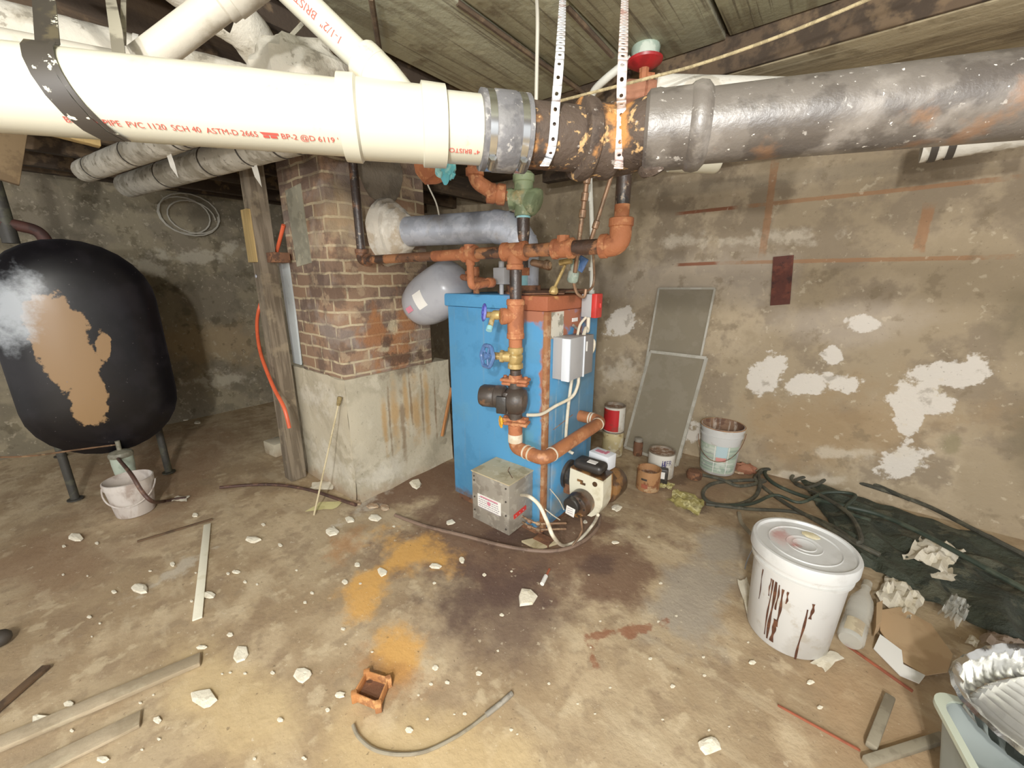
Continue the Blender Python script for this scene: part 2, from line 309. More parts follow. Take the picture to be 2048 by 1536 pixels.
mat('brass', '#b59a60', [('n', '#8c7442', 20, .5, .66, .7), ('n', '#d8cc9d', 26, .62, .72, .6)], rough=.45, metal=.3)
mat('green_valve', '#7c8a66', [('n', '#9a8457', 7, .56, .68, .7), ('n', '#5f6c4e', 12, .52, .66, .8), ('n', '#a9b293', 14, .62, .72, .6)], rough=.6, bump=(50, .2))
mat('aqua', '#8cc6cc', [('n', '#c6dcd4', 14, .55, .68, .7)], rough=.6)
mat('aqua_rag', '#62c2da', [('n', '#a8e4ea', 18, .52, .66, .8), ('n', '#3f9fb8', 25, .6, .72, .6)], rough=.6, bump=(40, .5))
mat('galv', '#b2b7c2', [('n', '#9ea3ae', 14, .5, .62, .8), ('n', '#bcc0c8', 24, .56, .68, .7), ('n', '#8b7a68', 4, .62, .75, .4)], rough=.45, metal=.35, bump=(60, .08))
mat('galv_box', '#9c968a', [('n', '#847d72', 9, .5, .64, .8), ('n', '#b9b3a6', 22, .58, .7, .6)], rough=.5, metal=.3, bump=(60, .1))
mat('galv_top', '#c4b48f', [('n', '#a39067', 9, .52, .66, .8), ('n', '#d8ccae', 16, .6, .72, .6)], rough=.6, metal=.1, bump=(60, .1))
mat('tank_grey', '#a9abb2', [('n', '#9a9ca3', 8, .5, .7, .5)], rough=.25, bump=None)
BO = V((-1.405, 1.86, 0))
def bs(x, y, z, r): return (V((x, y, z))-BO, r if isinstance(r, tuple) else (r, r, r))
RUSTB = [('n', '#3578a8', 6, .5, .7, .4), ('n', '#5f9cbf', 3, .55, .72, .35),
    ('s', '#5b7680', [bs(-1.06, 1.95, .55, (.03, .36, .75))], .8, .9, 5, .6), ('s', '#9fb0b4', [bs(-1.06, y, z, (.03, .012, r)) for y, z, r in ((1.72, .95, .12), (1.70, .7, .2), (1.78, .6, .16), (1.95, .75, .2), (2.05, .5, .25))], .9, 1.0, 12, .5), ('v', '#7d93a0', (40, 40, 1.2), .64, .8, .3),
    ('s', '#8b9088', [bs(-1.06, 1.62, .4, (.05, .07, .5)), bs(-1.06, 1.7, .15, (.05, .25, .12))], .9, 1.2, 7, .75)]
mat('boiler_blue', '#4a90c2', RUSTB+[
    ('s', '#a4603a', [bs(-1.06, 1.6, .95, (.04, .035, .42)), bs(-1.06, 1.75, 1.22, (.05, .3, .1)), bs(-1.06, 1.75, 1.13, (.05, .06, .06)), bs(-1.2, 1.59, 1.23, (.22, .05, .05)), bs(-1.06, 1.9, 1.15, (.05, .06, .1))], .5, 1.0, 11, .95),
    ('s', '#6e5434', [bs(-1.4, 1.8, .06, (.6, .6, .06))], .8, 1.2, 9, .9), ('s', '#5f8f78', [bs(-1.2, 1.59, .55, (.12, .05, .2))], .9, 1, 5, .4)], rough=.5, bump=(70, .08), spec=.4)
mat('lid_blue', '#4a90c2', [('n', '#5f9cbf', 3, .55, .72, .35), ('s', '#a0562f', [bs(-1.02, 1.9, 1.3, (.36, .6, .14)), bs(-1.1, 1.6, 1.28, (.16, .08, .1))], .25, .8, 9, .97),
    ('s', '#6d4026', [bs(-1.1, 1.9, 1.33, (.22, .3, .05))], .8, 1.4, 9, .7), ('s', '#d0995c', [bs(-1.12, 1.64, 1.33, (.1, .05, .04))], .6, 1.6, 20, .7)], rough=.6, bump=(60, .3), spec=.3)
mat('rust_trim', '#9d6a44', [('n', '#b89a78', 12, .5, .66, .7), ('n', '#8a5230', 25, .55, .68, .8)], rough=.75, bump=(50, .4))
mat('rust_dark', '#6a4630', [('n', '#8a5c3c', 12, .5, .66, .8), ('n', '#3d2a1f', 18, .56, .68, .8)], rough=.8, bump=(50, .5))
mat('sticker_old', '#d3cfbf', [('n', '#7d7a6a', 14, .5, .6, .85), ('n', '#8f6344', 22, .62, .72, .7)], rough=.7, bump=None)
mat('paper', '#e8e6e0', rough=.7, bump=None)
mat('print_dark', '#9a9298', rough=.7, bump=None)
mat('print_pink', '#c9788a', rough=.7, bump=None)
mat('black_paint', '#2a2724', [('n', '#4d443b', 10, .54, .68, .7)], rough=.4, bump=(60, .15), spec=.5)
mat('pump_black', '#3a322c', [('n', '#5f5045', 9, .52, .66, .7), ('n', '#7a5538', 16, .64, .74, .5)], rough=.45, bump=(60, .15), spec=.5)
mat('blue_wheel', '#46689c', [('n', '#6c86b8', 14, .52, .68, .7)], rough=.4, bump=None)
mat('violet_wheel', '#4a50b4', [('n', '#8088d4', 16, .52, .68, .7)], rough=.4, bump=None)
mat('yellow_wheel', '#dca028', rough=.45, bump=None)
mat('relay_grey', '#a7a7a8', [('n', '#98989a', 6, .5, .7, .4)], rough=.5, bump=None)
mat('relay_dark', '#878380', rough=.55, bump=None)
mat('relay_edge', '#dbe3ec', rough=.4, bump=None)
mat('red_plate', '#c8322d', [('n', '#a3241f', 10, .55, .7, .5)], rough=.4, bump=None)
mat('conduit', '#cfcfc4', [('n', '#b1ac9c', 14, .54, .7, .6)], rough=.55, bump=(120, .1))
mat('cable_cream', '#dcd3bd', [('n', '#c0b293', 14, .54, .7, .6)], rough=.6, bump=None)
mat('burner_white', '#ddd8c0', [('n', '#c2b896', 8, .55, .7, .6), ('s', '#6b4a26', [(V((.10, -.13, .20)), (.07, .03, .05)), (V((.02, -.13, .26)), (.05, .03, .02))], .8, 1, 12, .8)], rough=.4, bump=None)
mat('burner_brown', '#4a3424', [('n', '#8a6034', 9, .5, .66, .8), ('n', '#241a14', 14, .55, .68, .8)], rough=.35, bump=(40, .2), spec=.6)
def tb(x, y, x1, y1, x2, y2):
    r = V((-4.2, .262, 0)); return dual(at(x, y, X=-3.41)-r, at(x1, y1, X=-3.41)-r, at(x2, y2, X=-3.41)-r, (1, 2))
mat('tank_black', '#0e0d10', [('n', '#1b191d', 4, .5, .7, .6),
    ('b', '#9a7a55', [tb(130, 690, 195, 700, 160, 790), tb(120, 640, 150, 645, 125, 690), tb(178, 800, 215, 800, 185, 850), tb(205, 690, 222, 690, 208, 720)], .14, .8, 8, .95),
    ('b', '#c8d0d8', [tb(25, 620, 95, 610, 30, 710)], .7, .8, 6, .75),  # pale blob: lamp highlight on the tank end painted into the colour
    ('n', '#7d7476', 60, .78, .84, .6)], rough=.34, bump=(7, .05), spec=.35)
mat('tank_dark_red', '#4a2a22', [('n', '#2d1c18', 10, .5, .66, .7)], rough=.7)
mat('dark_pipe', '#33312c', [('n', '#50503f', 12, .54, .7, .6)], rough=.6)
mat('filter_green', '#a9b5a5', [('n', '#8d9a8a', 9, .5, .66, .6)], rough=.5, bump=None)
mat('filter_cap', '#7d7a6a', [('n', '#5c5848', 14, .5, .66, .7)], rough=.5)
mat('bucket_dirty', '#c3b8ae', [('n', '#9d8b80', 6, .48, .64, .8), ('v', '#dcd6d0', (8, 8, 2), .55, .7, .6)], rough=.6, bump=(40, .1))
mat('bucket_white', '#cfcfcc', [('n', '#b4b1aa', 5, .52, .7, .6), ('n', '#a5977f', 9, .64, .76, .4)], rough=.4, bump=(40, .08))
mat('bucket_drip', '#4a2c20', [('n', '#6d4530', 30, .5, .66, .7)], rough=.4, bump=None)
mat('lid_white', '#cfd0ce', [('n', '#b9b8b4', 5, .5, .7, .6),
    ('s', '#a8504a', [(V((-.085, .02, .405)), (.04, .07, .03)), (V((-.03, -.02, .405)), (.026, .026, .03))], .8, 1.1, 16, .75),
    ('s', '#c8a49e', [(V((-.07, .0, .405)), (.08, .08, .03))], .9, 1.2, 10, .6)], rough=.4, bump=(30, .06))
mat('cream_blob', '#e6dcb8', [('n', '#d0c090', 16, .5, .66, .6)], rough=.7)
mat('rust_inside', '#8a6a52', [('v', '#cfc0b0', (40, 40, 3), .56, .66, .7), ('n', '#5f4030', 9, .52, .66, .8)], rough=.8)
mat('label_green', '#b5c4b0', [('v', '#8fa394', (3, 3, 60), .48, .58, .8), ('n', '#dbe0d4', 10, .6, .7, .6)], rough=.5, bump=None)
mat('label_pink', '#d89088', rough=.5, bump=None)
mat('label_blue', '#b4cdd2', rough=.5, bump=None)
mat('can_red', '#c0262a', [('n', '#8e3a30', 12, .55, .68, .7)], rough=.35, bump=None)
mat('can_white', '#d9d4c8', [('n', '#b3a48c', 9, .54, .68, .6)], rough=.45, bump=None)
mat('can_cream', '#c9b98a', [('n', '#e0d9c0', 9, .5, .64, .8), ('n', '#8a6a3c', 12, .58, .7, .7)], rough=.5, bump=None)
mat('can_rust', '#a87a50', [('n', '#7d4a2c', 12, .52, .64, .85), ('n', '#d2b68a', 10, .6, .7, .6)], rough=.6, bump=(50, .3))
mat('ink_violet', '#352a66', rough=.5, bump=None)
mat('tin', '#9a8f80', [('n', '#7d6850', 10, .5, .66, .8)], rough=.45, metal=.4, bump=None)
mat('carton_white', '#e2e6ec', rough=.6, bump=None)
mat('screen_frame', '#bdb9ac', [('n', '#a39d8c', 12, .5, .66, .6)], rough=.5, metal=.2, bump=None)
mat('screen_mesh', '#8f8570', [('n', '#9c9380', 6, .5, .66, .5)], rough=.8, bump=(400, .3), alpha=.8)
mat('rust_plate', '#56281c', [('n', '#743a28', 9, .5, .66, .7), ('n', '#301712', 14, .58, .7, .7)], rough=.75, bump=(40, .5))
mat('hose_dark', '#45443a', [('n', '#63604f', 9, .52, .66, .7), ('n', '#2c2d26', 12, .56, .68, .7)], rough=.7)
mat('hose_green', '#2f3a30', [('n', '#4d5546', 9, .54, .68, .7)], rough=.6)
mat('tarp', '#3a4034', [('n', '#262c24', 5, .46, .62, .8), ('n', '#5b5a48', 9, .58, .7, .6)], rough=.75, bump=(14, .9), bumpdist=.03)
mat('paper_scrap', '#ded6c2', [('n', '#bcae90', 9, .55, .7, .6)], rough=.85, bump=(30, .4))
mat('chip', '#f0e8d2', [('n', '#cfc09e', 30, .6, .74, .5)], rough=.9, bump=(80, .4))
mat('crumb', '#a88a6c', [('n', '#c9b59a', 30, .5, .66, .8)], rough=.9, bump=(80, .5))
mat('cardboard', '#c4a57e', [('n', '#b0906a', 5, .5, .66, .6)], rough=.85, bump=None)
mat('plastic_clear', '#e4e4da', rough=.12, alpha=.42, bump=(18, .5), spec=.8)
mat('bottle_label', '#cdbfa0', [('n', '#a5937a', 14, .5, .64, .7)], rough=.6, bump=None)
mat('foil', '#c4c4c0', rough=.24, metal=1., bump=(14, .25))
mat('bin_grey', '#9aa3a0', [('n', '#868f8b', 5, .5, .7, .6)], rough=.5, bump=None)
mat('bin_rim', '#c4ccb9', rough=.5, bump=None)
mat('rope', '#b8a77e', [('v', '#8d7e5c', (60, 60, 60), .45, .6, .7)], rough=.9, bump=(200, .4))
mat('string_grey', '#b7b2a4', rough=.9, bump=None)
mat('orange_tube', '#e2613c', [('n', '#c44f2e', 8, .54, .7, .5)], rough=.4, bump=None)
mat('oil_hose', '#4d342b', [('n', '#33231d', 10, .5, .66, .7), ('n', '#7b5a46', 14, .6, .7, .6)], rough=.6)
mat('oil_hose_light', '#7d6656', [('n', '#59463a', 10, .5, .66, .7)], rough=.6)
mat('oil_hose_pale', '#8f8672', [('n', '#746a58', 10, .5, .66, .7)], rough=.7)
mat('cane', '#cbbd98', [('n', '#a8976e', 20, .5, .66, .6)], rough=.5, metal=.15, bump=None)
mat('cork', '#8f7c50', [('n', '#6d5c38', 40, .5, .66, .7)], rough=.9)
mat('yellow_card', '#d6cd90', [('n', '#b9ad70', 12, .52, .68, .6)], rough=.8, bump=None)
mat('rust_orange', '#b97a44', [('n', '#d69a60', 14, .5, .64, .8), ('n', '#8a5230', 20, .58, .7, .7)], rough=.8, bump=(60, .4))
mat('red_rod', '#9c5238', [('n', '#7a3f2c', 12, .5, .66, .7)], rough=.7, bump=None)
mat('brown_stick', '#5d4630', [('n', '#3f2f20', 12, .5, .66, .8)], rough=.9)
mat('red_valve', '#a81f22', [('n', '#7e1719', 12, .55, .7, .6)], rough=.4, bump=None)
mat('verdigris', '#93a596', [('n', '#c5cdbf', 12, .52, .66, .7)], rough=.6)
mat('yellow_scrap', '#a89c5c', [('n', '#e6dfa8', 18, .52, .66, .8), ('n', '#8f7f44', 22, .58, .7, .6)], rough=.6, bump=None)
mat('pad_clay', '#9a8878', [('n', '#84725f', 14, .5, .66, .7)], rough=.9)
mat('dark_wood_tank', '#7d6748', [('v', '#5d4a32', (8, 8, 8), .45, .62, .7)], rough=.85)
mat('foil_plain', '#d0d0cc', rough=.38, metal=.8, bump=None)
# ------------------------------------------------------------------ the room
mb = MB(); mb.grid(lambda u, v: V((WX-.1+8.2*u, -2.2+5.7*v, .006*mnoise.noise(V((u*9, v*7, 1)))-.006)), 90, 60)
struct(mb.build('floor', 'floor', origin=(0, 0, 0)))
mb = MB(); mb.grid(lambda u, v: V((WX-.1+8.2*u, WY+.012*mnoise.noise(V((u*26, v*9, 3))), -.05+2.4*v)), 160, 50)
struct(mb.build('wall_back', 'wall_back', origin=(0, 0, 0)))
mb = MB(); mb.grid(lambda u, v: V((WX+.012*mnoise.noise(V((u*20, v*9, 5))), -2.2+5.6*u, -.05+2.4*v)), 120, 50)
struct(mb.build('wall_left', 'wall_left', origin=(0, 0, 0)))
mb = MB(); mb.bx(WX-.1, 3.1, -2.2, WY+.1, 2.33, 2.40); struct(mb.build('ceiling', 'subfloor', origin=(0, 0, 0)))
# ledge of the foundation along the top of the left wall
mb = MB(); mb.bx(WX, WX+.10, -2.2, WY, 2.2, 2.33, .01); o = mb.build('trim_1', 'joist', origin=(0, 0, 0)); struct(o)
# joists (run away from the camera on the left), planks and the big beam on the right
for X, y1, lab in ((-1.50, 1.73, 'dark rough ceiling joist above the white branch drain pipe'), (-1.97, 1.73, 'dark rough ceiling joist above the plaster-wrapped pipe elbow'),
                   (-2.47, 1.10, 'dark ceiling joist stopping short of the brick chimney'), (-2.93, WY, 'dark ceiling joist resting on the wooden post'),
                   (-3.42, WY, 'dark ceiling joist above the banded insulated pipes'), (-3.92, WY, 'dark ceiling joist nearer to the left wall, above the black tank'), (-4.45, WY, 'dark ceiling joist nearest to the left wall')):
    mb = MB(); mb.bx(X-.03, X+.03, -2.1, y1-.005, 2.15, 2.33, .004)
    tag(mb.build('ceiling_joist', 'joist'), lab, 'joist', 'ceiling joists over the cellar')
xs = [-1.43, -1.015, -.765, -.43, .02, .52]
labs = ['wide pale green-grey ceiling plank left of the hanging string', 'narrow ceiling plank directly behind the hanging grey string', 'ceiling plank between the two white perforated straps', 'ceiling plank right of the pinkish perforated strap', 'rightmost ceiling plank above the beige rope']
for i in range(5):
    mb = MB(); mb.bx(xs[i]+.006, xs[i+1]-.006, -1.6, 1.73, 2.20+.006*(i % 2), 2.235, .004)
    tag(mb.build('ceiling_plank', 'plank'), labs[i], 'plank', 'ceiling planks over the boiler')
T = thing('ceiling_beam', 'massive weathered timber beam across the ceiling, parallel to the back wall', 'beam', (.8, 1.97, 2.095))
mb = MB(); mb.bx(-1.36, 3.0, 1.752, 2.2, 2.095, 2.325, .006); mb.build('timber', 'beam', T)
mb = MB(); mb.bx(-1.36, 3.0, 1.738, 1.752, 2.10, 2.30, .003); mb.build('dark_shaded_side', 'joist', T, label='dark side face')  # thin added sheet: dark wood colour carries the shade on the beam side
mb = MB(); mb.bx(-1.9, 3.0, 2.75, 2.83, 2.12, 2.325, .005); tag(mb.build('ceiling_beam', 'joist'), 'thin dark timber between the big beam and the back wall', 'beam')
for (a, b, lab) in (((915, 5, 2.202), (1180, 195, 2.17), 'thin dark bridging strut under the planks left of the white strap'), ((1135, 15, 2.202), (1225, 112, 2.17), 'brown bridging strut between the two white straps'), ((742, -5, 2.17), (762, 120, 2.15), 'dark rod hanging across the planks by the white branch pipe')):
    mb = MB(); p, q = at(a[0], a[1], z=a[2]), at(b[0], b[1], z=b[2]); mb.tube([p, q], .009, 6); tag(mb.build('bridging_strut', 'joist'), lab, 'strut')
# ------------------------------------------------------------------ chimney
T = thing('brick_chimney', 'square brown brick chimney on a rust-streaked concrete base left of the blue boiler', 'chimney', BR)
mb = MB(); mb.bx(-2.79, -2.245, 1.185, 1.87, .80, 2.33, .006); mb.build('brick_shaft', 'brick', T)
mb = MB(); n = 14
mb.grid(lambda u, v: V((-2.96+.735*u, 1.17-.012*mnoise.noise(V((u*5, v*5, 2)))-.03*max(0, .12-v)*4, .83*v-.02+(.012*mnoise.noise(V((u*9, 0, 7))) if v == 1 else 0))), n, n)
mb.grid(lambda u, v: V((-2.225+.012*mnoise.noise(V((u*5, v*5, 9)))+.05*max(0, .22-v)*4*(1-u*.8), 1.17+.84*u-.001, .83*v-.02+(.012*mnoise.noise(V((u*9, 3, 7))) if v == 1 else 0))), n, n)
mb.bx(-2.955, -2.23, 1.178, 2.005, -.02, .808, .004); mb.build('concrete_base', 'concrete_base', T, label='pale rust-streaked concrete base')
mb = MB(); c = at(762, 352, X=-2.24); pts = [c+V((-.004, .15*math.cos(a)*(1+.1*math.sin(3*a)), .16*math.sin(a)*(1+.08*math.cos(2*a)))) for a in [i*math.pi/10 for i in range(20)]]
mb.prism(pts, (.012, 0, 0)); mb.build('round_parge_patch', 'parge', T, label='round grey mortar patch')
mb = MB(); a, b = at(572, 382, Y=1.185), at(626, 528, Y=1.185)
mb.prism([V((a.x, 1.18, a.z)), V((a.x+.2, 1.18, a.z+.015)), V((a.x+.215, 1.18, a.z-.42)), V((a.x+.02, 1.18, a.z-.44))], (0, .01, 0)); mb.build('cement_patch', 'cement_patch', T, label='grey-green cement patch')
FC = V((-2.245, 1.585, 1.682)); FD = V((.915, .26, -.0)).normalized()
mb = MB(); mb.lathe([(.20, -.01), (.195, .02), (.175, .03), (.17, .055), (.145, .06), (.14, .095), (.12, .11), (.105, .135), (.098, .14)], FC, FD, 40, lambda t, i: 1+.08*mnoise.noise(V((math.cos(t)*2, math.sin(t)*2, i*.6))))
mb.build('mortar_collar', 'mortar_white', T, label='lumpy white mortar collar round the flue')
# ------------------------------------------------------------------ flue pipe
FE = FC+FD*.74; T = thing('flue_pipe', 'galvanized grey flue pipe with a jointed elbow between chimney and boiler', 'flue pipe', FC)
mb = MB(); mb.cyl(FC+FD*.1, FE, .086, 36); mb.build('horizontal_section', 'galv', T)
mb = MB(); u = FD; d = V((0, 0, -1)); R = .16; cc = FE+d*R
ring = [FE]+[cc+u*math.sin(t)*R-d*math.cos(t)*R for t in (.0, .4, .8, 1.2, 1.571)]
mb.tube([FE-FD*.01]+ring[1:], .091, 36); 
for p, q in zip(ring[1:-1], ring[2:]): mb.tube([p+(q-p)*.96, p+(q-p)*1.04], .0935, 36)
mb.build('elbow', 'galv', T); bot = ring[-1]
mb = MB(); mb.cyl(bot, V((bot.x, bot.y, 1.325)), .085, 36); mb.build('vertical_section', 'galv', T)
mb = MB(); mb.lathe([(.125, 0), (.125, .012), (.098, .02), (.098, .05)], (bot.x, bot.y, 1.318), n=36); mb.build('collar', 'rust_dark', T)
# ------------------------------------------------------------------ boiler
T = thing('boiler', 'tall blue sheet-metal boiler with rust-stained corners standing on the stained floor', 'boiler', BO)
mb = MB(); mb.bx(-1.75, -1.06, 1.593, 2.13, .05, 1.25, .004); mb.build('jacket', 'boiler_blue', T)
mb = MB(); mb.bx(-1.765, -1.048, 1.58, 2.145, 1.252, 1.322, .006); mb.build('top_cover', 'lid_blue', T)
mb = MB(); mb.prism([V((-1.22, 1.62, 1.326)), V((-1.08, 1.78, 1.326)), V((-1.12, 1.86, 1.338)), V((-1.35, 1.66, 1.336))], (0, 0, .006)); mb.prism([V((-1.5, 1.75, 1.326)), V((-1.2, 1.72, 1.326)), V((-1.1, 2.05, 1.34)), V((-1.45, 2.1, 1.336))], (0, 0, .008)); mb.build('rusted_top_panel', 'rust_dark', T)
mb = MB(); mb.bx(-1.074, -1.054, 1.587, 1.60, .05, 1.25, .002); mb.bx(-1.064, -1.053, 1.59, 1.625, .05, 1.25, .002); mb.build('corner_trim', 'rust_trim', T, label='rusted corner strip')
mb = MB(); mb.bx(-1.73, -1.08, 1.61, 2.11, 0, .06, .003); mb.bx(-1.09, -.99, 1.55, 1.62, 0, .015); mb.build('base', 'rust_dark', T)
mb = MB(); mb.prism([V((-1.13, 1.5, .001)), V((-1.02, 1.5, .001)), V((-.96, 1.62, .001)), V((-1.05, 1.62, .001))], (0, 0, .012)); mb.build('base_pan_corner', 'galv_top', T)
mb = MB(); a = at(1097, 626, X=-1.06); mb.bx(-1.060, -1.056, a.y, a.y+.135, 1.115, 1.245); mb.build('rating_sticker', 'sticker_old', T, label='peeling mottled rating sticker')
mb = MB(); a = at(1144, 641, X=-1.06); mb.bx(-1.060, -1.0565, a.y, a.y+.055, a.z-.007, a.z+.012); mb.build('name_tag', 'paper', T, label='small white name tag')
mb = MB(); a = at(1150, 660, X=-1.06); mb.tube([a+V((.01, -.04, .03)), a+V((.015, .03, -.01))], .007, 8); mb.build('lever', 'galv_box', T)
mb = MB(); a = at(1115, 855, X=-1.058); b = at(1140, 832, X=-1.058); mb.tube([a+V((0, -.04, 0)), b+V((0, .03, 0))], .0018, 6); mb.build('seam', 'rust_trim', T)
mb = MB(); mb.bx(-1.06, -1.045, 1.66, 2.05, .1, .47, .01); mb.build('burner_door', 'boiler_blue', T)
# ------------------------------------------------------------------ galvanized box on the boiler front
T = thing('sheet_metal_box', 'galvanized sheet-metal cover box with a white printed label on the blue boiler front', 'metal box', (-1.27, 1.485, .09))
x0, x1, y0, y1, z0, z1 = -1.385, -1.125, 1.385, 1.592, .11, .40
mb = MB(); mb.bx(x0, x1, y0, y1, z0, z1, .003); mb.build('cover', 'galv_box', T)
mb = MB(); mb.bx(x0-.003, x1+.003, y0-.003, y1, z1-.002, z1+.003); mb.build('top_plate', 'galv_top', T, label='rust-tinted top plate')
for sx in (x0+.018, x1-.02):
    for zz in (.14, .22, .30, .375) if sx > -1.2 else (.17, .25, .35, .375):
        mb = MB(); mb.cyl((sx, y0-.004, zz), (sx, y0+.001, zz), .005, 10); mb.build('screw', 'band_black', T)
mb = MB(); a = at(956, 986, Y=y0); b = at(1002, 1032, Y=y0); lx0, lx1, lz1, lz0 = a.x, b.x, a.z, b.z
mb.bx(lx0, lx1, y0-.003, y0, lz0, lz1); L = mb.build('label', 'paper', T, label='white printed label')
mb = MB(); rn = random.Random(3)
for r in range(6):
    zz = lz1-.014-r*.0125; xx = lx0+.008
    while xx < lx1-.02:
        w = rn.uniform(.006, .02); mb.bx(xx, min(lx1-.008, xx+w), y0-.0042, y0-.003, zz-.0028, zz+.0015); xx += w+.004
    if r == 1: pass
mb.build('printed_lines', 'print_dark', L)
mb = MB(); mb.lathe([(.012, 0), (.012, .0014)], ((lx0+lx1)/2, y0-.0045, lz1-.034), (0, 1, 0), 16); mb.bx(lx0+.02, lx1-.02, y0-.0046, y0-.003, lz1-.012, lz1-.006); mb.build('printed_emblem', 'print_pink', L)
mb = MB(); mb.tube([(x1-.03, 1.45, z1+.004), (x1-.1, 1.5, z1+.004), (x1-.1, 1.515, z1+.02)], .002, 6); mb.build('bent_wire', 'rust_dark', T)
# red warning tag and little pipe pair
mb = MB(); a = at(1027, 1034, X=x1); b = at(1051, 1014, X=x1); d = (b-a).normalized(); up = V((1, 0, 0)).cross(d)
mb.prism([a-up*.012+V((.001, 0, 0)), b-up*.012+V((.001, 0, 0)), b+up*.012+V((.001, 0, 0)), a+up*.012+V((.001, 0, 0))], (.004, 0, 0)); K = mb.build('red_tag', 'red_plate', T, label='red tag')
mb = MB()
for t in (.15, .45, .75): mb.cyl(a+(b-a)*t+V((.004, 0, 0)), a+(b-a)*t+V((.0062, 0, 0)), .004, 8)
mb.build('tag_mark', 'print_dark', K)
for k, dz in enumerate((0, -.035)):
    p = V((x1, 1.50, .165+dz)); mb = MB(); pts = [p, p+V((.05, .0, -.005)), p+V((.10, .015, -.01)), p+V((.16, .07, -.012)), p+V((.2, .12, -.02))]
    mb.tube(smp(pts, 4), .006, 10)
    for q in (.05, .10): mb.lathe([(.006, -.012), (.012, -.01), (.012, .01), (.006, .012)], p+V((q, .008 if q > .06 else 0, -.008)), (1, .1, -.05), 6)
    mb.build('copper_stub', 'copper', T)
mb = MB(); mb.tube(smp([at(1043, 990, X=x1), at(1057, 992, s=1.72), at(1078, 1010, s=1.70), at(1095, 1045, s=1.68), at(1108, 1075, s=1.68), fl(1128, 1091, .02), fl(1160, 1078, .015), fl(1185, 1050, .03), at(1196, 1030, Y=1.7)], 8), .0085, 10)
tag(mb.build('white_cable', 'cable_cream'), 'white cable looping from the sheet-metal box down to the floor by the burner', 'cable')
# ------------------------------------------------------------------ burner
T = thing('oil_burner', 'white and black oil burner with round motor low on the boiler side', 'burner', (-.9, 1.85, 0))
mb = MB(); mb.cyl((-1.046, 1.83, .31), (-.93, 1.83, .31), .068, 28); mb.lathe([(.085, 0), (.085, .018), (.068, .02)], (-1.046, 1.83, .31), (1, 0, 0), 28); mb.build('blast_tube', 'black_paint', T)
mb = MB()
prof = [V((-.982, 1.742, .40)), V((-.785, 1.742, .385)), V((-.78, 1.742, .30)), V((-.782, 1.742, .24)), V((-.80, 1.742, .19)), V((-.84, 1.742, .155)), V((-.90, 1.742, .15)), V((-.95, 1.742, .18)), V((-.978, 1.742, .24)), V((-.985, 1.742, .32))]
mb.prism(prof, (0, .10, 0)); mb.build('housing', 'burner_white', T)
mb = MB(); mb.prism([p+V((.004*(1 if p.x > -.88 else -1), .1, .004)) for p in prof], (0, .01, 0)); mb.prism([V((-.98, 1.742, .402)), V((-.785, 1.742, .387)), V((-.785, 1.86, .387)), V((-.98, 1.86, .402))], (0, 0, .006)); mb.build('housing_flange', 'burner_brown', T)
mb = MB(); mb.lathe([(.014, 0), (.014, .004)], (-.83, 1.738, .355), (0, 1, 0), 16); mb.bx(-.935, -.9, 1.738, 1.742, .34, .352); mb.bx(-.915, -.885, 1.737, 1.742, .328, .34); mb.build('sight_plug', 'burner_brown', T)
mb = MB(); mb.lathe([(.0, .0), (.066, .0), (.07, .008), (.07, .05), (.062, .06), (.06, .085), (.05, .09)], (-.893, 1.745, .235), (0, -1, 0), 32); mb.build('fuel_pump', 'burner_brown', T)
mb = MB(); mb.lathe([(.045, 0), (.045, .03), (.04, .036), (.0, .036)], (-.91, 1.665, .245), (0, -1, 0), 28)
for k in range(6):
    a = k*math.pi/3; mb.lathe([(.006, 0), (.006, .012)], (-.895+.052*math.cos(a), 1.665, .238+.052*math.sin(a)), (0, -1, 0), 6)
mb.build('pump_head', 'black_paint', T)
mb = MB(); mb.box((-.905, 1.624, .222), (.052, .004, .05), .0015, rot=Matrix.Rotation(math.radians(8), 3, 'Y')); L = mb.build('pump_label', 'paper', T, label='white pump label')
mb = MB(); [mb.bx(-.922, -.888, 1.6205, 1.6222, .236-.012*k, .2385-.012*k) for k in range(3)]; mb.build('printed_lines', 'print_dark', L)
mb = MB(); mb.tube([(-.855, 1.66, .2), (-.84, 1.67, .225), (-.835, 1.71, .25)], .007, 8); mb.tube([(-.86, 1.66, .185), (-.845, 1.655, .12), (-.86, 1.65, .07), (-.88, 1.62, .03)], .006, 8); mb.build('fuel_tube', 'copper', T)
mb = MB(); mb.lathe([(.0, 0), (.082, 0), (.088, .012), (.088, .13), (.08, .15), (.0, .155)], (-.835, 1.855, .275), (0, 1, 0), 32); mb.build('motor', 'burner_brown', T)
mb = MB(); mb.box((-.89, 1.80, .425), (.17, .10, .055), .022, seg=3); mb.build('transformer', 'black_paint', T)
mb = MB(); mb.box((-.872, 1.785, .4535), (.05, .035, .003)); mb.build('transformer_label', 'paper', T)
mb = MB(); mb.bx(-1.04, -.97, 1.77, 1.80, .215, .30, .008); mb.build('mounting_bracket', 'rust_dark', T)
T = thing('control_carton', 'small white control box with pink print on top, behind the black burner transformer', 'box', (-.885, 1.93, .35))
a = at(1184, 905, Y=1.88); mb = MB(); mb.box((-.885, 1.93, .413), (.125, .085, .085), .003, rz=math.radians(-8)); mb.build('case', 'carton_white', T)
mb = MB(); mb.box((-.90, 1.93, .4565), (.05, .03, .0015), rz=math.radians(-8)); mb.box((-.862, 1.935, .4565), (.018, .045, .0015), rz=math.radians(-8)); mb.build('top_print', 'print_pink', T)
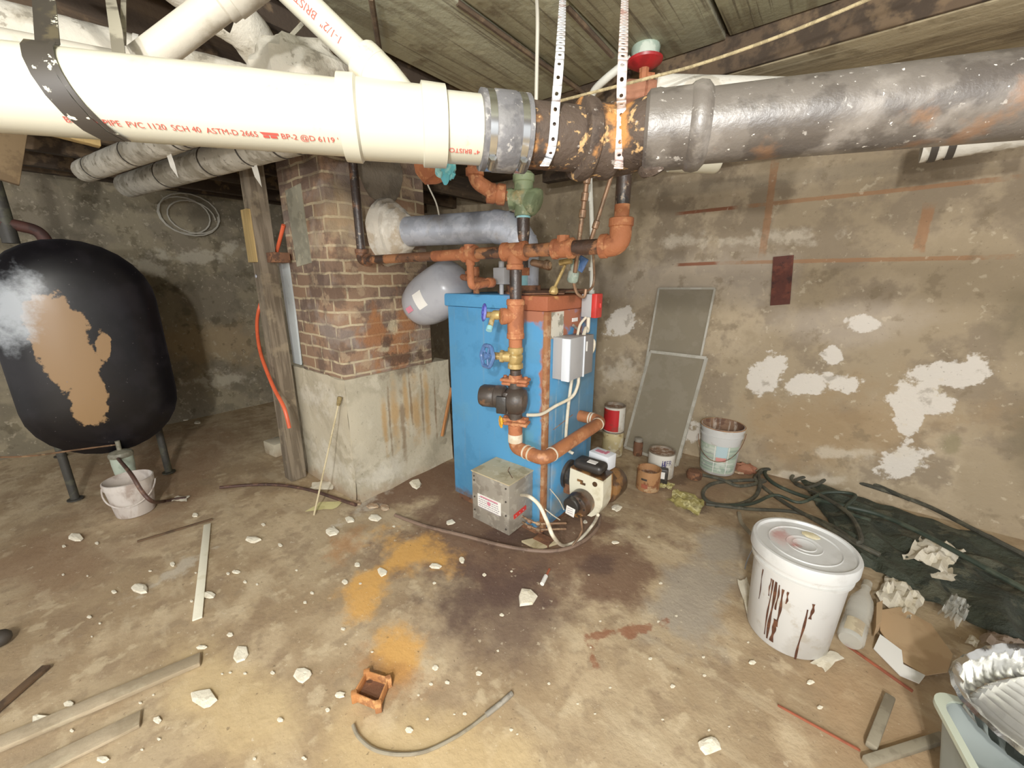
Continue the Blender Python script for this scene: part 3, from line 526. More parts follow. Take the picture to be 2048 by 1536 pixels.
# ------------------------------------------------------------------ relay box, switch, conduits on the boiler side
T = thing('relay_box', 'grey metal relay control box on the right side of the blue boiler', 'control box', (-1.0, 1.75, .9))
mb = MB(); mb.bx(-1.058, -.962, 1.655, 1.90, .915, 1.12, .003); mb.build('case', 'relay_dark', T)
mb = MB(); mb.bx(-1.058, -.958, 1.652, 1.79, .912, 1.123, .003); mb.build('cover', 'relay_grey', T, label='lighter grey cover')
mb = MB(); mb.bx(-1.0, -.955, 1.642, 1.655, .91, 1.122, .002); mb.build('bright_edge', 'relay_edge', T); mb = MB(); mb.bx(-.962, -.953, 1.786, 1.796, .91, 1.122, .002); mb.build('bright_edge', 'relay_edge', T)
mb = MB(); mb.bx(-.962, -.957, 1.82, 1.826, 1.04, 1.09); mb.build('slot', 'paper', T)
T = thing('emergency_switch', 'grey switch box with a bright red cover plate at the top right of the boiler', 'switch', (-1.0, 1.94, 1.2))
mb = MB(); mb.bx(-1.045, -.985, 1.90, 1.955, 1.205, 1.325, .004); mb.build('box', 'relay_grey', T)
mb = MB(); mb.bx(-.985, -.955, 1.895, 1.965, 1.203, 1.328, .005); P_ = mb.build('cover_plate', 'red_plate', T, label='red cover plate')
mb = MB(); mb.bx(-.955, -.945, 1.925, 1.937, 1.255, 1.28, .002); mb.build('toggle', 'red_plate', P_)
mb = MB(); p = at(1180, 340, X=-1.02); q = at(1183, 592, X=-1.02); mb.tube(smp([V((p.x-.01, p.y, 2.202)), p, (p+q)/2+V((.004, .006, 0)), q], 6), .011, 12)
for t in (.2, .75): mb.tube([p+(q-p)*t, p+(q-p)*(t+.03)], .014, 12)
mb.tube([q+V((0, 0, .03)), q], .015, 10)
tag(mb.build('white_conduit', 'conduit'), 'white vertical conduit dropping from the ceiling to the red switch', 'conduit')
mb = MB(); a = V((-1.01, 1.92, 1.205)); mb.tube(smp([a, a+V((.01, -.02, -.07)), V((-1.0, 1.88, 1.15)), V((-.99, 1.84, 1.122))], 6), .010, 10); mb.tube(smp([a+V((.0, -.03, .0)), V((-1.02, 1.85, 1.17)), V((-1.01, 1.81, 1.122))], 5), .007, 10)
mb.tube(smp([V((-.99, 1.885, 1.09)), V((-.975, 1.925, 1.08)), V((-.98, 1.935, 1.03)), V((-.995, 1.915, 1.0))], 6), .009, 10)
tag(mb.build('flexible_conduit', 'cable_cream'), 'short cream cables between the red switch and the grey relay box', 'conduit')
mb = MB(); mb.tube(smp([V((-.99, 1.80, .915)), V((-.99, 1.80, .86)), V((-1.0, 1.76, .80)), V((-1.04, 1.66, .765)), V((-1.05, 1.55, .75)), V((-1.07, 1.46, .765))], 8), .0085, 10)
tag(mb.build('white_cable', 'cable_cream'), 'white cable curving from the relay box to the circulator pump', 'cable')
mb = MB(); mb.tube(smp([V((-1.03, 1.81, .915)), V((-1.045, 1.80, .7)), V((-1.045, 1.795, .5)), V((-1.0, 1.80, .46))], 8), .009, 10)
tag(mb.build('white_cable', 'cable_cream'), 'white cable running straight down the boiler side to the burner', 'cable')
mb = MB(); a = V((-1.045, 1.75, .28)); mb.tube(smp([at(1100, 978, X=-1.044), at(1118, 1000, X=-1.02), at(1128, 1020, X=-1.0)], 6), .0028, 6); mb.tube(smp([at(1090, 1018, X=-1.04), at(1105, 1030, X=-1.0), at(1120, 1040, X=-.97)], 6), .003, 6)
tag(mb.build('thin_wire', 'cable_cream'), 'thin pale loose wires against the lower boiler side', 'wire')
# ------------------------------------------------------------------ heating pipes
def ring_at(mb, p, d, r, h=.02, rr=None): mb.lathe([(r, -h), (r*1.12, -h*.8), (r*1.12, h*.8), (r, h)], p, d, 20)
HL = V((-2.165, 1.325, 1.505)); HR = V((-.655, 1.462, 1.522)); hx = lambda t: HL+(HR-HL)*t; HD = (HR-HL).normalized()
def hpx(px):     # point of the header under photo column px
    t0, t1 = 0., 1.
    for _ in range(40):
        t = (t0+t1)/2; p = hx(t); l = p.x*RT[0]+p.y*RT[1]; f = p.x*FW[0]+p.y*FW[1]; u = p.z-H; x = 1024+F*l/(f*math.cos(PITCH)-u*math.sin(PITCH))
        if x < px: t0 = t
        else: t1 = t
    return hx(t0)
T = thing('header_pipe', 'rusty horizontal heating pipe with tees crossing in front of the chimney and above the boiler', 'pipe', HL)
mb = MB(); mb.cyl(HL+HD*.03, hpx(870), .024); mb.build('black_section', 'mixed_pipe', T)
mb = MB(); mb.cyl(hpx(868), hpx(925), .026); mb.build('rusty_section', 'rust_pipe', T)
mb = MB(); mb.cyl(hpx(955), hpx(1010), .026); mb.build('mottled_section', 'mixed_pipe', T)
for pa_, pb_, r_ in ((1045, 1110, .0275), (1140, 1225, .029)): mb = MB(); mb.cyl(hpx(pa_), hpx(pb_), r_); mb.build('mottled_section', 'mixed_pipe', T)
mb = MB(); p = HL; mb.tube(fillet([p+V((0, 0, .06)), p, p+HD*.06], .03), .031, 16); ring_at(mb, p+V((0, 0, .05)), (0, 0, 1), .031, .012); ring_at(mb, p+HD*.05, HD, .031, .012); mb.build('elbow', 'mixed_pipe', T)
p = hpx(940); mb = MB(); mb.cyl(p-HD*.035, p+HD*.035, .033); ring_at(mb, p-HD*.03, HD, .033, .01); ring_at(mb, p+HD*.03, HD, .033, .01); mb.cyl(p, p+V((0, 0, .042)), .027); mb.cyl(p, p-V((0, 0, .05)), .022); mb.build('tee', 'rust_pipe', T)
TP = hpx(1030); mb = MB(); mb.cyl(TP-HD*.06, TP+HD*.05, .037); ring_at(mb, TP-HD*.05, HD, .036, .012); ring_at(mb, TP+HD*.045, HD, .037, .012); mb.cyl(TP, TP-V((0, 0, .075)), .034); ring_at(mb, TP-V((0, 0, .065)), (0, 0, 1), .034, .012); mb.build('tee', 'rust_pipe', T)
p = hpx(1126); mb = MB(); mb.cyl(p-HD*.04, p+HD*.045, .036); ring_at(mb, p-HD*.034, HD, .036, .01); ring_at(mb, p+HD*.036, HD, .036, .012); mb.cyl(p, p+V((0, 0, .05)), .026, 8); mb.build('union', 'rust_pipe', T)
p = HR; mb = MB(); mb.tube(fillet([p-HD*.075, p, p+V((0, 0, .09))], .06), .040, 20); ring_at(mb, p-HD*.06, HD, .04, .014); ring_at(mb, p+V((0, 0, .08)), (0, 0, 1), .04, .016); mb.build('elbow', 'rust_pipe', T, label='clean orange-rust elbow')
mb = MB(); mb.cyl(HR+V((0, 0, .08)), HR+V((0, 0, .14)), .027, 18); mb.build('riser_lower', 'rust_pipe', T); mb = MB(); mb.cyl(HR+V((0, 0, .14)), HR+V((0, 0, .42)), .027, 18); mb.build('riser_upper', 'black_pipe', T)
mb = MB(); mb.cyl(HL+V((0, 0, .05)), HL+V((0, 0, .81)), .024); mb.build('left_riser', 'black_pipe', T, label='black left riser pipe')
# pipe down to the circulator
cx, cy = TP.x+.004, TP.y-.0
T = thing('circulator_pipe', 'vertical rusty return pipe with two blue-handled valves in front of the boiler', 'pipe', (cx, cy, .6))
mb = MB(); mb.cyl((cx, cy, TP.z-.07), (cx, cy, 1.30), .027); mb.build('black_nipple', 'black_pipe', T, label='shiny black upper pipe')
mb = MB(); mb.cyl((cx, cy, 1.14), (cx, cy, 1.315), .038); ring_at(mb, V((cx, cy, 1.30)), (0, 0, 1), .037, .014); ring_at(mb, V((cx, cy, 1.15)), (0, 0, 1), .036, .014); mb.cyl((cx, cy, 1.24), (cx-.035, cy-.06, 1.24), .034); ring_at(mb, V((cx-.03, cy-.05, 1.24)), (-.5, -.86, 0), .033, .012); mb.build('tee', 'rust_pipe', T)
mb = MB(); mb.cyl((cx, cy, 1.075), (cx, cy, 1.15), .031); mb.build('rusty_nipple', 'rust_pipe', T)
mb = MB(); mb.lathe([(.03, 0), (.037, .005), (.037, .025), (.03, .03), (.036, .045), (.036, .065), (.03, .07), (.037, .08), (.037, .1), (.03, .105)], (cx, cy, .995), n=10); mb.cyl((cx, cy, 1.05), (cx-.06, cy-.03, 1.052), .026, 12); mb.lathe([(.03, 0), (.03, .015), (.018, .02), (.018, .05)], (cx-.05, cy-.025, 1.052), (-.9, -.45, 0), 8); mb.build('gate_valve_body', 'brass', T, label='brass gate valve body')
def handwheel(name, c, ax, r, m, lab, lobes=6):
    mb = MB(); u, w, a = frame(ax); c = V(c)
    mb.tube([c+(u*math.cos(t)+w*math.sin(t))*r*(1+.05*math.cos(lobes*t)) for t in [i*2*math.pi/36 for i in range(36)]], r*.2, 8, closed=True)
    for k in range(5):
        t = k*2*math.pi/5; mb.tube([c, c+(u*math.cos(t)+w*math.sin(t))*r], r*.11, 6)
    mb.lathe([(r*.32, -r*.2), (r*.32, r*.25), (r*.15, r*.35)], c, ax, 10); return mb.build(name, m, T, label=lab)
mb = MB(); mb.cyl((cx-.05, cy-.025, 1.052), (cx-.102, cy-.09, 1.056), .010); mb.build('valve_stem', 'brass', T)
handwheel('handwheel', (cx-.10, cy-.085, 1.056), (-.28, -.95, .1), .05, 'blue_wheel', 'blue lower handwheel')
mb = MB(); mb.lathe([(.018, 0), (.022, .01), (.022, .03), (.014, .04), (.014, .07)], (cx-.04, cy-.06, 1.245), (-.95, -.3, 0), 10); mb.cyl((cx-.07, cy-.075, 1.24), (cx-.055, cy-.11, 1.20), .012, 10); mb.build('drain_cock', 'brass', T, label='brass drain cock')
mb = MB(); p = V((cx-.056, cy-.112, 1.198)); mb.cyl(p, p+V((.004, -.012, -.016)), .014, 12); mb.build('hose_cap', 'aqua', T)
handwheel('handwheel', (cx-.115, cy-.085, 1.255), (-.6, -.75, .1), .033, 'violet_wheel', 'violet-blue upper handwheel', 8)
mb = MB(); mb.cyl((cx, cy, .955), (cx, cy, .99), .026); mb.build('short_nipple', 'black_pipe', T)
# circulator pump
T = thing('circulator_pump', 'black cast circulator pump with rusty flanges on the vertical return pipe', 'pump', (cx, cy, .72))
def flange(z, s):
    mb = MB(); mb.lathe([(.03, -.03*s), (.034, -.012*s), (.035, -.012*s), (.035, 0), (.03, 0)], (cx, cy, z), n=20)
    mb.box((cx, cy, z-.006*s), (.135, .07, .016), .007, rz=math.radians(18)); mb.box((cx, cy, z+.012*s), (.125, .06, .016), .007, rz=math.radians(18)); 
    for k in (-1, 1): mb.lathe([(.009, -.024), (.009, .024)], (cx+k*.049, cy+k*.016, z), n=6)
    return mb.build('flange', 'rust_pipe', T)
flange(.937, -1); flange(.735, 1)
mb = MB(); mb.cyl((cx, cy, .75), (cx, cy, .93), .034); mb.lathe([(.02, -.055), (.055, -.045), (.07, -.02), (.07, .02), (.055, .04), (.03, .045)], (cx+.002, cy, .842), (-.93, -.37, 0), 28); mb.box((cx-.03, cy-.015, .835), (.03, .10, .11), .01, rz=math.radians(22)); mb.build('volute', 'pump_black', T)
mb = MB(); d = V((-.93, -.37, 0)); mb.lathe([(.045, 0), (.056, .01), (.056, .05), (.052, .055), (.055, .06), (.055, .115), (.047, .13), (.0, .132)], V((cx, cy, .852))+d*.045, d, 28); mb.build('motor', 'pump_black', T)
mb = MB(); mb.box((cx-.03, cy-.065, .83), (.05, .035, .085), .006, rz=math.radians(22)); mb.build('terminal_box', 'black_paint', T)
mb = MB(); c = V((cx-.05, cy-.05, .735)); u, w, a = frame((-.6, -.8, 0)); mb.tube([c+(u*math.cos(t)+w*math.sin(t))*.022*(1+.14*math.cos(6*t)) for t in [i*2*math.pi/30 for i in range(30)]], .006, 8, closed=True); mb.cyl(c-a*.004, c+a*.004, .02, 16); mb.lathe([(.006, 0), (.006, .03)], c, -a, 8); mb.build('drain_knob', 'yellow_wheel', T, label='small yellow drain knob')
# return pipe to the boiler side
zr = .62; yb = 1.965; ex = -.93
T = thing('return_pipe', 'rust-orange return pipe bending round the boiler corner below the pump', 'pipe', (cx, cy, zr))
mb = MB(); mb.cyl((cx, cy, .655), (cx, cy, .72), .033, r2=.036); mb.build('reducer', 'rust_pipe', T)
P0 = V((cx, cy, .66)); P1 = V((cx, cy, zr-.02)); P2 = V((ex, 1.40, zr-.025)); P3 = V((ex+.015, yb, zr+.005)); P4 = V((-1.06, yb, zr+.005))
mb = MB(); mb.tube(fillet([P0, P1, P2, P3, P4], .055, 8), .033, 20); mb.build('pipe_run', 'copper_paint', T)
mb = MB(); mb.cyl(P0+V((0, 0, -.03)), P0+V((0, 0, .012)), .036); mb.build('tape_wrap', 'white_band', T)
d12 = (P2-P1).normalized(); d23 = (P3-P2).normalized(); d34 = (P4-P3).normalized()
for c, d in ((P1+d12*.075, d12), (P1+d12*.105, d12), (P2+d23*.065, d23), (P3-d23*.05, d23), (P3+d34*.06, d34), (P3+d34*.075, d34)):
    mb = MB(); mb.cyl(c-d*.004, c+d*.004, .0352); mb.build('joint_band', 'white_band', T)
# supply riser with the green valve
G = at(1047, 395, Y=1.78); gx, gy = G.x, G.y
T = thing('supply_riser', 'black supply riser with a green bronze flow valve and rusty elbows above the flue', 'pipe', (gx, gy, 1.32))
mb = MB(); mb.cyl((gx, gy, 1.44), (gx, gy, G.z-.08), .034); mb.build('riser', 'black_pipe', T)
mb = MB(); mb.cyl((gx, gy, 1.325), (gx, gy, 1.44), .033); mb.build('painted_lower_pipe', 'aqua', T, label='pale blue painted lower pipe')
mb = MB(); mb.cyl((gx, gy, 1.42), (gx, gy, 1.46), .042, 8); mb.build('lower_coupling', 'rust_pipe', T)
mb = MB(); mb.cyl((gx, gy, G.z-.1), (gx, gy, G.z-.06), .037, 14); mb.build('thread_tape', 'aqua', T)
mb = MB(); mb.ball(G, .062, (1, 1, .95)); mb.lathe([(.05, 0), (.05, .05), (.056, .055), (.056, .085), (.04, .1), (.012, .105), (.012, .125)], G+V((0, 0, .02)), n=20); mb.lathe([(.045, 0), (.062, .05), (.066, .06), (.066, .08), (.05, .09)], G, (.85, .2, -.35), 22); mb.lathe([(.04, 0), (.05, .05), (.054, .055), (.054, .08)], G, (-.8, -.5, -.1), 8); mb.lathe([(.044, 0), (.048, .09)], G, (0, 0, -1), 12); mb.build('flow_valve', 'green_valve', T, label='green bronze flow valve')
e1 = at(992, 388, Y=1.68); e2 = at(950, 362, Y=1.56); e3 = V((e2.x+.005, e2.y-.01, 2.202))
mb = MB(); d = (e1-G).normalized(); mb.cyl(G+d*.06, e1, .028, 14); mb.lathe([(.036, -.05), (.052, -.045), (.052, -.01), (.044, .0), (.05, .01), (.05, .045), (.036, .05)], e1, d, 10); mb.tube(fillet([e1, e2, e2+V((0, 0, .08))], .05), .036, 16); mb.lathe([(.034, -.02), (.046, -.015), (.046, .015), (.034, .02)], e2+V((0, 0, .04)), n=12); mb.lathe([(.032, 0), (.05, .01), (.05, .035), (.03, .045), (.026, .07)], e2+V((0, 0, .07)), n=8); mb.lathe([(.03, 0), (.046, .005), (.046, .04), (.03, .05)], e2+V((0, 0, .15)), n=10); mb.build('rusty_elbow_fitting', 'rust_pipe', T)
mb = MB(); mb.cyl(e2+V((0, 0, .1)), e3, .024, 14); mb.build('upper_pipe', 'copper_paint', T)
# expansion tank
a = at(905, 568, Y=1.7); b = at(825, 622, Y=1.66); d = (b-a).normalized()
T = thing('expansion_tank', 'grey egg-shaped expansion tank hanging between chimney and boiler', 'tank', a)
mb = MB(); c = a-d*.07; mb.lathe([(.02, -.01), (.09, .0), (.135, .03), (.155, .08), (.16, .16), (.16, .26), (.152, .33), (.13, .40), (.09, .45), (.045, .475), (.0, .48)], c, d, 36); mb.build('shell', 'tank_grey', T)
u, w, _ = frame(d); toc = (V((0, 0, H))-(c+d*.3)); toc -= d*toc.dot(d); toc.normalize(); sd = d.cross(toc)
mb = MB()
def pt(h, s, r=.1605): ang = s/.16; return c+d*h+(toc*math.cos(ang)+sd*math.sin(ang))*r
mb.grid(lambda p, q: pt(.19+.075*p, -.02+.1*q), 3, 6); mb.build('label', 'paper', T, label='white sticker')
mb = MB(); mb.grid(lambda p, q: pt(.31+.05*p, -.0+.035*q, .157), 3, 3); mb.build('red_print', 'print_pink', T)
mb = MB(); mb.lathe([(.012, 0), (.012, .02), (.008, .02), (.008, .04)], c+d*.475, d, 10); mb.build('air_valve', 'blue_wheel', T)
mb = MB(); q = hpx(940)+V((0, .14, -.13)); mb.tube(fillet([hpx(940)-V((0, 0, .04)), q+V((0, -.14, -.02)), q, a-d*.09], .03), .018, 12); ring_at(mb, q, (0, 1, 0), .022, .02); mb.build('connection_pipe', 'rust_pipe', T)
# copper feed lines and small fittings on top of the boiler
mb = MB(); p = at(1176, 345, Y=1.75); q = at(1158, 480, Y=1.75); q2 = at(1150, 545, Y=1.78)
mb.tube([V((p.x, p.y, 2.202)), p, (p+q)/2, q, q2], .011, 10)
for t in (.1, .35, .6): mb.lathe([(.011, -.02), (.017, -.016), (.017, .016), (.011, .02)], p+(q-p)*t, q-p, 10)
tag(mb.build('copper_feed_line', 'copper'), 'vertical copper feed line beside the white conduit', 'pipe')
mb = MB(); p = at(1228, 335, Y=1.85); q = at(1182, 480, Y=1.82); mb.tube([p+(p-q)*.8, p, q], .010, 10); mb.lathe([(.01, -.02), (.016, -.016), (.016, .016), (.01, .02)], p+(q-p)*.78, q-p, 10); mb.tube(smp([q, q+V((.02, 0, -.1)), q+V((.03, -.02, -.22)), V((-1.1, 1.95, 1.33))], 6), .006, 8)
tag(mb.build('copper_feed_line', 'copper'), 'slanting copper line crossing toward the pipe elbow', 'pipe')
T = thing('relief_valve', 'relief valve with an aqua lever and blue tag above the boiler top', 'valve', at(1140, 545, Y=1.8))
mb = MB(); p = at(1148, 545, Y=1.8); mb.lathe([(.02, -.05), (.028, -.04), (.028, .0), (.02, .01), (.024, .02), (.024, .06), (.012, .07)], p, (.2, 0, 1), 12); mb.build('body', 'verdigris', T)
mb = MB(); mb.box(p+V((.04, 0, .04)), (.05, .012, .07), .004, rot=Matrix.Rotation(.5, 3, 'Y')); mb.build('tag', 'blue_wheel', T, label='small dark blue tag')
mb = MB(); mb.tube(smp([p+V((0, 0, -.05)), p+V((.01, .02, -.1)), p+V((.05, .02, -.12)), p+V((.06, .02, -.08))], 5), .008, 8); mb.build('outlet_tube', 'copper', T)
mb = MB(); p = at(1130, 530, Y=1.7); q = at(1107, 580, Y=1.7); mb.tube([p, q], .008, 8); mb.lathe([(.018, 0), (.024, .01), (.02, .03), (.01, .04)], q+V((0, 0, -.02)), (.1, 0, 1), 8); mb.cyl(p+V((-.03, 0, .01)), p+V((.03, .01, .02)), .014, 8)
tag(mb.build('brass_vent', 'brass'), 'pale brass vent tube standing on the rusted boiler top', 'valve')
mb = MB(); p = at(1065, 525, Y=1.62); q = at(1100, 530, Y=1.62); mb.cyl(p, q, .016, 12); mb.lathe([(.016, 0), (.022, .005), (.022, .02), (.016, .025)], q-(q-p)*.3, q-p, 8); mb.tube([p, p+V((0, .15, -.02))], .016, 10)
tag(mb.build('pressure_gauge_pipe', 'copper'), 'short dull horizontal pipe stub just under the header pipe', 'pipe')
mb = MB(); p = at(1003, 552, Y=1.66); mb.box(p, (.075, .05, .085), .004); mb.cyl(p+V((0, 0, .04)), p+V((0, 0, .075)), .015, 10); mb.cyl(p+V((0, 0, -.04)), V((p.x, p.y, 1.322)), .012, 10)
tag(mb.build('aquastat', 'relay_grey'), 'small pale grey control box behind the header pipe tee', 'control box')
mb = MB(); p = at(952, 545, Y=1.68); mb.cyl(V((p.x, p.y, 1.322)), p+V((0, 0, .03)), .018, 12); ring_at(mb, p, (0, 0, 1), .018, .02); mb.tube([p, p+V((-.1, .03, .0))], .014, 10)
tag(mb.build('rusty_pipe_stub', 'rust_pipe'), 'rusty pipe stub on the boiler top beside the expansion tank', 'pipe')
# ------------------------------------------------------------------ overhead drain: plastic pipe, rubber coupling, cast iron
ZP = 1.67
A0 = at(-160, 162, z=ZP); A1 = at(958, 262, z=ZP); AD = (A1-A0).normalized(); AL = (A1-A0).length
def along(px):      # distance along the plastic pipe under photo column px
    t0, t1 = 0., AL*1.6
    for _ in range(40):
        t = (t0+t1)/2; p = A0+AD*t; l = p.x*RT[0]+p.y*RT[1]; f = p.x*FW[0]+p.y*FW[1]; x = 1024+F*l/(f*math.cos(PITCH)-(p.z-H)*math.sin(PITCH))
        if x < px: t0 = t
        else: t1 = t
    return t0
AN = V((AD.y, -AD.x, 0)); AN = AN if AN.dot(V((0, 0, 0))-A1) > 0 else -AN       # horizontal normal towards the camera
RP = .0575
def onp(t, deg, r=RP+.0012): a = math.radians(deg); return A0+AD*t+(AN*math.cos(a)+V((0, 0, 1))*math.sin(a))*r
T = thing('plastic_drain_pipe', 'large cream plastic drain pipe with red printing across the upper left', 'pipe', A0)
mb = MB(); mb.cyl(A0, A1+AD*.02, RP, 48); mb.build('main_pipe', 'pvc', T)
t0, t1, t2, t3 = along(685), along(722), along(845), along(890)
mb = MB(); mb.lathe([(RP, 0), (.066, .0), (.067, t1-t0-.004), (.062, t1-t0), (.0615, t2-t0-.002), (.067, t2-t0), (.066, t3-t0), (RP, t3-t0)], A0+AD*t0, AD, 48, caps=False); mb.build('wye_fitting', 'pvc', T)
def print_on(body, ta, tb, deg, hgt, m, flip=False):
    vs, fs, w = text_geo(body); k = (tb-ta)/w; mb = MB(); q = []
    for x, y in vs:
        yy = (y-.35)*hgt; s = tb-x*k if flip else ta+x*k; q.append(onp(s, deg+(-1 if flip else 1)*math.degrees(yy/RP)))
    mb.add(q, fs); return mb.build('printed_text', m, T, smooth=0)
ls = along(672)-along(170)
print_on('BRISTOLPIPE  PVC 1120  SCH 40  ASTM-D 2665', along(152), along(522), -50, .0125, 'print_red')
print_on('BP-2 @D 6119 \'', along(568), along(678), -50, .0125, 'print_red')
mb = MB(); p, q = along(527), along(563); mb.add([onp(p, -46), onp(q, -46), onp(q, -50), onp(p+.004, -50)], [[0, 1, 2, 3]]); mb.add([onp(p+.004, -51), onp((p+q)/2-.001, -51), onp((p+q)/2-.001, -55), onp(p+.004, -55)], [[0, 1, 2, 3]]); mb.add([onp((p+q)/2+.001, -51), onp(q-.003, -51), onp(q-.003, -55), onp((p+q)/2+.001, -55)], [[0, 1, 2, 3]]); mb.build('printed_mark', 'print_red', T)
print_on('4" BRISTO', along(893), along(952), -52, .012, 'print_red', True)
# branch of the wye
B0 = A0+AD*along(835)+V((0, 0, .02)); B1 = at(570, -30, s=.66); BD = (B1-B0).normalized()
mb = MB(); mb.cyl(B0, B1+BD*.2, .0245, 32); mb.build('branch_pipe', 'pvc', T)
hb = at(728, 122, s=.70); hb = B0+BD*((hb-B0).dot(BD)-.03)
mb = MB(); mb.lathe([(.029, 0), (.034, .04), (.034, (hb-B0).length-.004), (.0315, (hb-B0).length)], B0+BD*.03, BD, 32); mb.lathe([(.0315, 0), (.0345, .002), (.0345, .02), (.03, .024)], hb+BD*.0, BD, 32); mb.build('branch_socket', 'pvc', T)
bn = (V((0, 0, H))-hb); bn -= BD*bn.dot(BD); bn.normalize(); bs_ = BD.cross(bn)
def onb(s, ang): return B0+BD*s+(bn*math.cos(ang)+bs_*math.sin(ang))*.0253
vs, fs, w = text_geo('1-1/2"  BRISTO'); s0 = (at(700, 92, s=.69)-B0).dot(BD); s1 = (at(605, -10, s=.67)-B0).dot(BD); k = (s1-s0)/w
mb = MB(); sg = -1
mb.add([onb(s0+x*k, sg*((y-.35)*.0165/.0245)-.1) for x, y in vs], fs); mb.build('printed_text', 'print_red', T, smooth=0)
# rubber coupling
R0, R1 = along(958), along(1052); RD = AD
T = thing('rubber_coupling', 'grey rubber coupling with two steel hose clamps joining plastic and iron pipe', 'coupling', A0+AD*R0)
mb = MB(); L = R1-R0; mb.lathe([(.058, 0), (.067, .001), (.067, L*.08), (.065, L*.12), (.065, L*.24), (.068, L*.3), (.068, L*.7), (.065, L*.76), (.065, L*.88), (.067, L*.92), (.067, L-.001), (.058, L)], A0+AD*R0, AD, 40); mb.build('sleeve', 'rubber', T)
for f in (.18, .82):
    mb = MB(); mb.lathe([(.0655, -.0065), (.067, -.0065), (.067, .0065), (.0655, .0065)], A0+AD*(R0+L*f), AD, 40); K = mb.build('hose_clamp', 'steel', T)
    mb = MB(); p = onp(R0+L*f, -62, .071); u_ = (onp(R0+L*f, -50, .071)-onp(R0+L*f, -74, .071)).normalized(); mb.cyl(p-u_*.012, p+u_*.010, .006, 10); mb.cyl(p+u_*.010, p+u_*.015, .0075, 6); mb.build('clamp_screw', 'steel', K)
# cast iron
I0 = A0+AD*(R1-.01); I1 = A0+AD*along(1165); I2 = A0+AD*along(1240); I3 = at(1300, 265, z=ZP); I4 = at(1390, 256, z=ZP); I5 = at(1900, 205, z=ZP); ID = (I5-I4).normalized()
T = thing('cast_iron_drain_pipe', 'thick speckled black cast-iron drain pipe with rusty hubs across the upper right', 'pipe', I0)
mb = MB(); mb.cyl(I0, I2, .0575, 40); mb.build('short_pipe', 'cast_rust', T)
mb = MB(); mb.lathe([(.06, -.016), (.071, -.012), (.0745, 0), (.072, .012), (.066, .016), (.066, .045), (.069, .05), (.069, .062), (.058, .07)], I1, AD, 40); mb.build('left_hub', 'cast_rust', T, label='rusty left hub')
mb = MB(); mb.tube(smp([I1+AD*.03, I2, I3, I4], 5), .060, 36); mb.build('bend', 'cast_rust', T)
d = (I4-I3).normalized(); mb = MB(); mb.lathe([(.061, -.01), (.068, -.004), (.069, .012), (.067, .02), (.067, .065), (.071, .07), (.0735, .08), (.071, .092), (.062, .1)], I3, d, 40); mb.build('right_hub', 'cast_iron', T, label='right hub')
mb = MB(); mb.tube([I4-ID*.02, I4+(I5-I4)*.5, I5, I5+ID*.9], .0605, 44); mb.build('long_pipe', 'cast_iron', T, label='long speckled black pipe')
mb = MB(); p = I3+d*.02+V((0, 0, -.064)); mb.ball(p+V((-.01, -.01, 0)), .016, (1.6, 1, .9), 10, .4, 4); mb.build('rust_lump', 'cast_rust', T)
# water drips / residue under the coupling
# perforated straps
def perf(name, pts, wd, m, lab, holes):
    pts = smp(pts, 10); L = [0]
    for p, q in zip(pts, pts[1:]): L.append(L[-1]+(q-p).length)
    def ev(s):
        for i in range(len(L)-1):
            if s <= L[i+1] or i == len(L)-2:
                t = (s-L[i])/(L[i+1]-L[i]); return pts[i]+(pts[i+1]-pts[i])*t, (pts[i+1]-pts[i]).normalized()
    mb = MB(); n = holes; st = L[-1]/n; side0 = V(RT+(0,)) 
    for k in range(n):
        vs = []
        for (a, b) in [(-.5, -.5), (0, -.5), (.5, -.5), (.5, 0), (.5, .5), (0, .5), (-.5, .5), (-.5, 0)]:
            p, t = ev((k+.5+b)*st); w = (side0-t*side0.dot(t)).normalized(); vs.append(p+w*a*wd)
        p, t = ev((k+.5)*st); w = (side0-t*side0.dot(t)).normalized()
        for (a, b) in [(-1, -1), (0, -1.35), (1, -1), (1.35, 0), (1, 1), (0, 1.35), (-1, 1), (-1.35, 0)]: vs.append(p+w*a*wd*.16+t*b*wd*.16)
        mb.add(vs, [[i, (i+1) % 8, 8+(i+1) % 8, 8+i] for i in range(8)])
    o = mb.build(name, m); md = o.modifiers.new('thick', 'SOLIDIFY'); md.thickness = .0012; return tag(o, lab, 'strap', 'perforated hanger straps')
def front(px, py, extra=.003):   # first hit of the photo ray with the drain pipe (axis through A0..)
    best = None; s = .3
    segs = [(A0, I2, AD), (I2, I4, (I4-I2).normalized()), (I4, I5+ID*.9, ID)]
    while s < 1.2:
        p = at(px, py, s=s)
        for a, b, d in segs:
            t = max(0, min((b-a).length, (p-a).dot(d))); 
            if (p-(a+d*t)).length < .0605+extra: return p
        s += .002
    return at(px, py, s=.72)
f_ = lambda x, y: front(x, y, .004)
perf('perforated_strap', [at(1127, -45, z=2.202), at(1121, 90, s=.70), f_(1113, 222)+V((0, -.004, 0)), f_(1108, 262), f_(1103, 300), f_(1096, 318), at(1089, 331, s=.675)], .0155, 'strap_white', 'white perforated steel hanger strap, left of two, curling under the iron pipe', 40)
perf('perforated_strap', [at(1251, -45, z=2.202), at(1247, 80, s=.72), at(1243, 180, s=.69), front(1243, 218, .018), front(1242, 262, .018), front(1239, 300, .018), front(1238, 322, .016), at(1237, 336, s=.71)], .0165, 'strap_pink', 'pinkish rust-tinted perforated hanger strap, right of two, beside the red valve', 40)
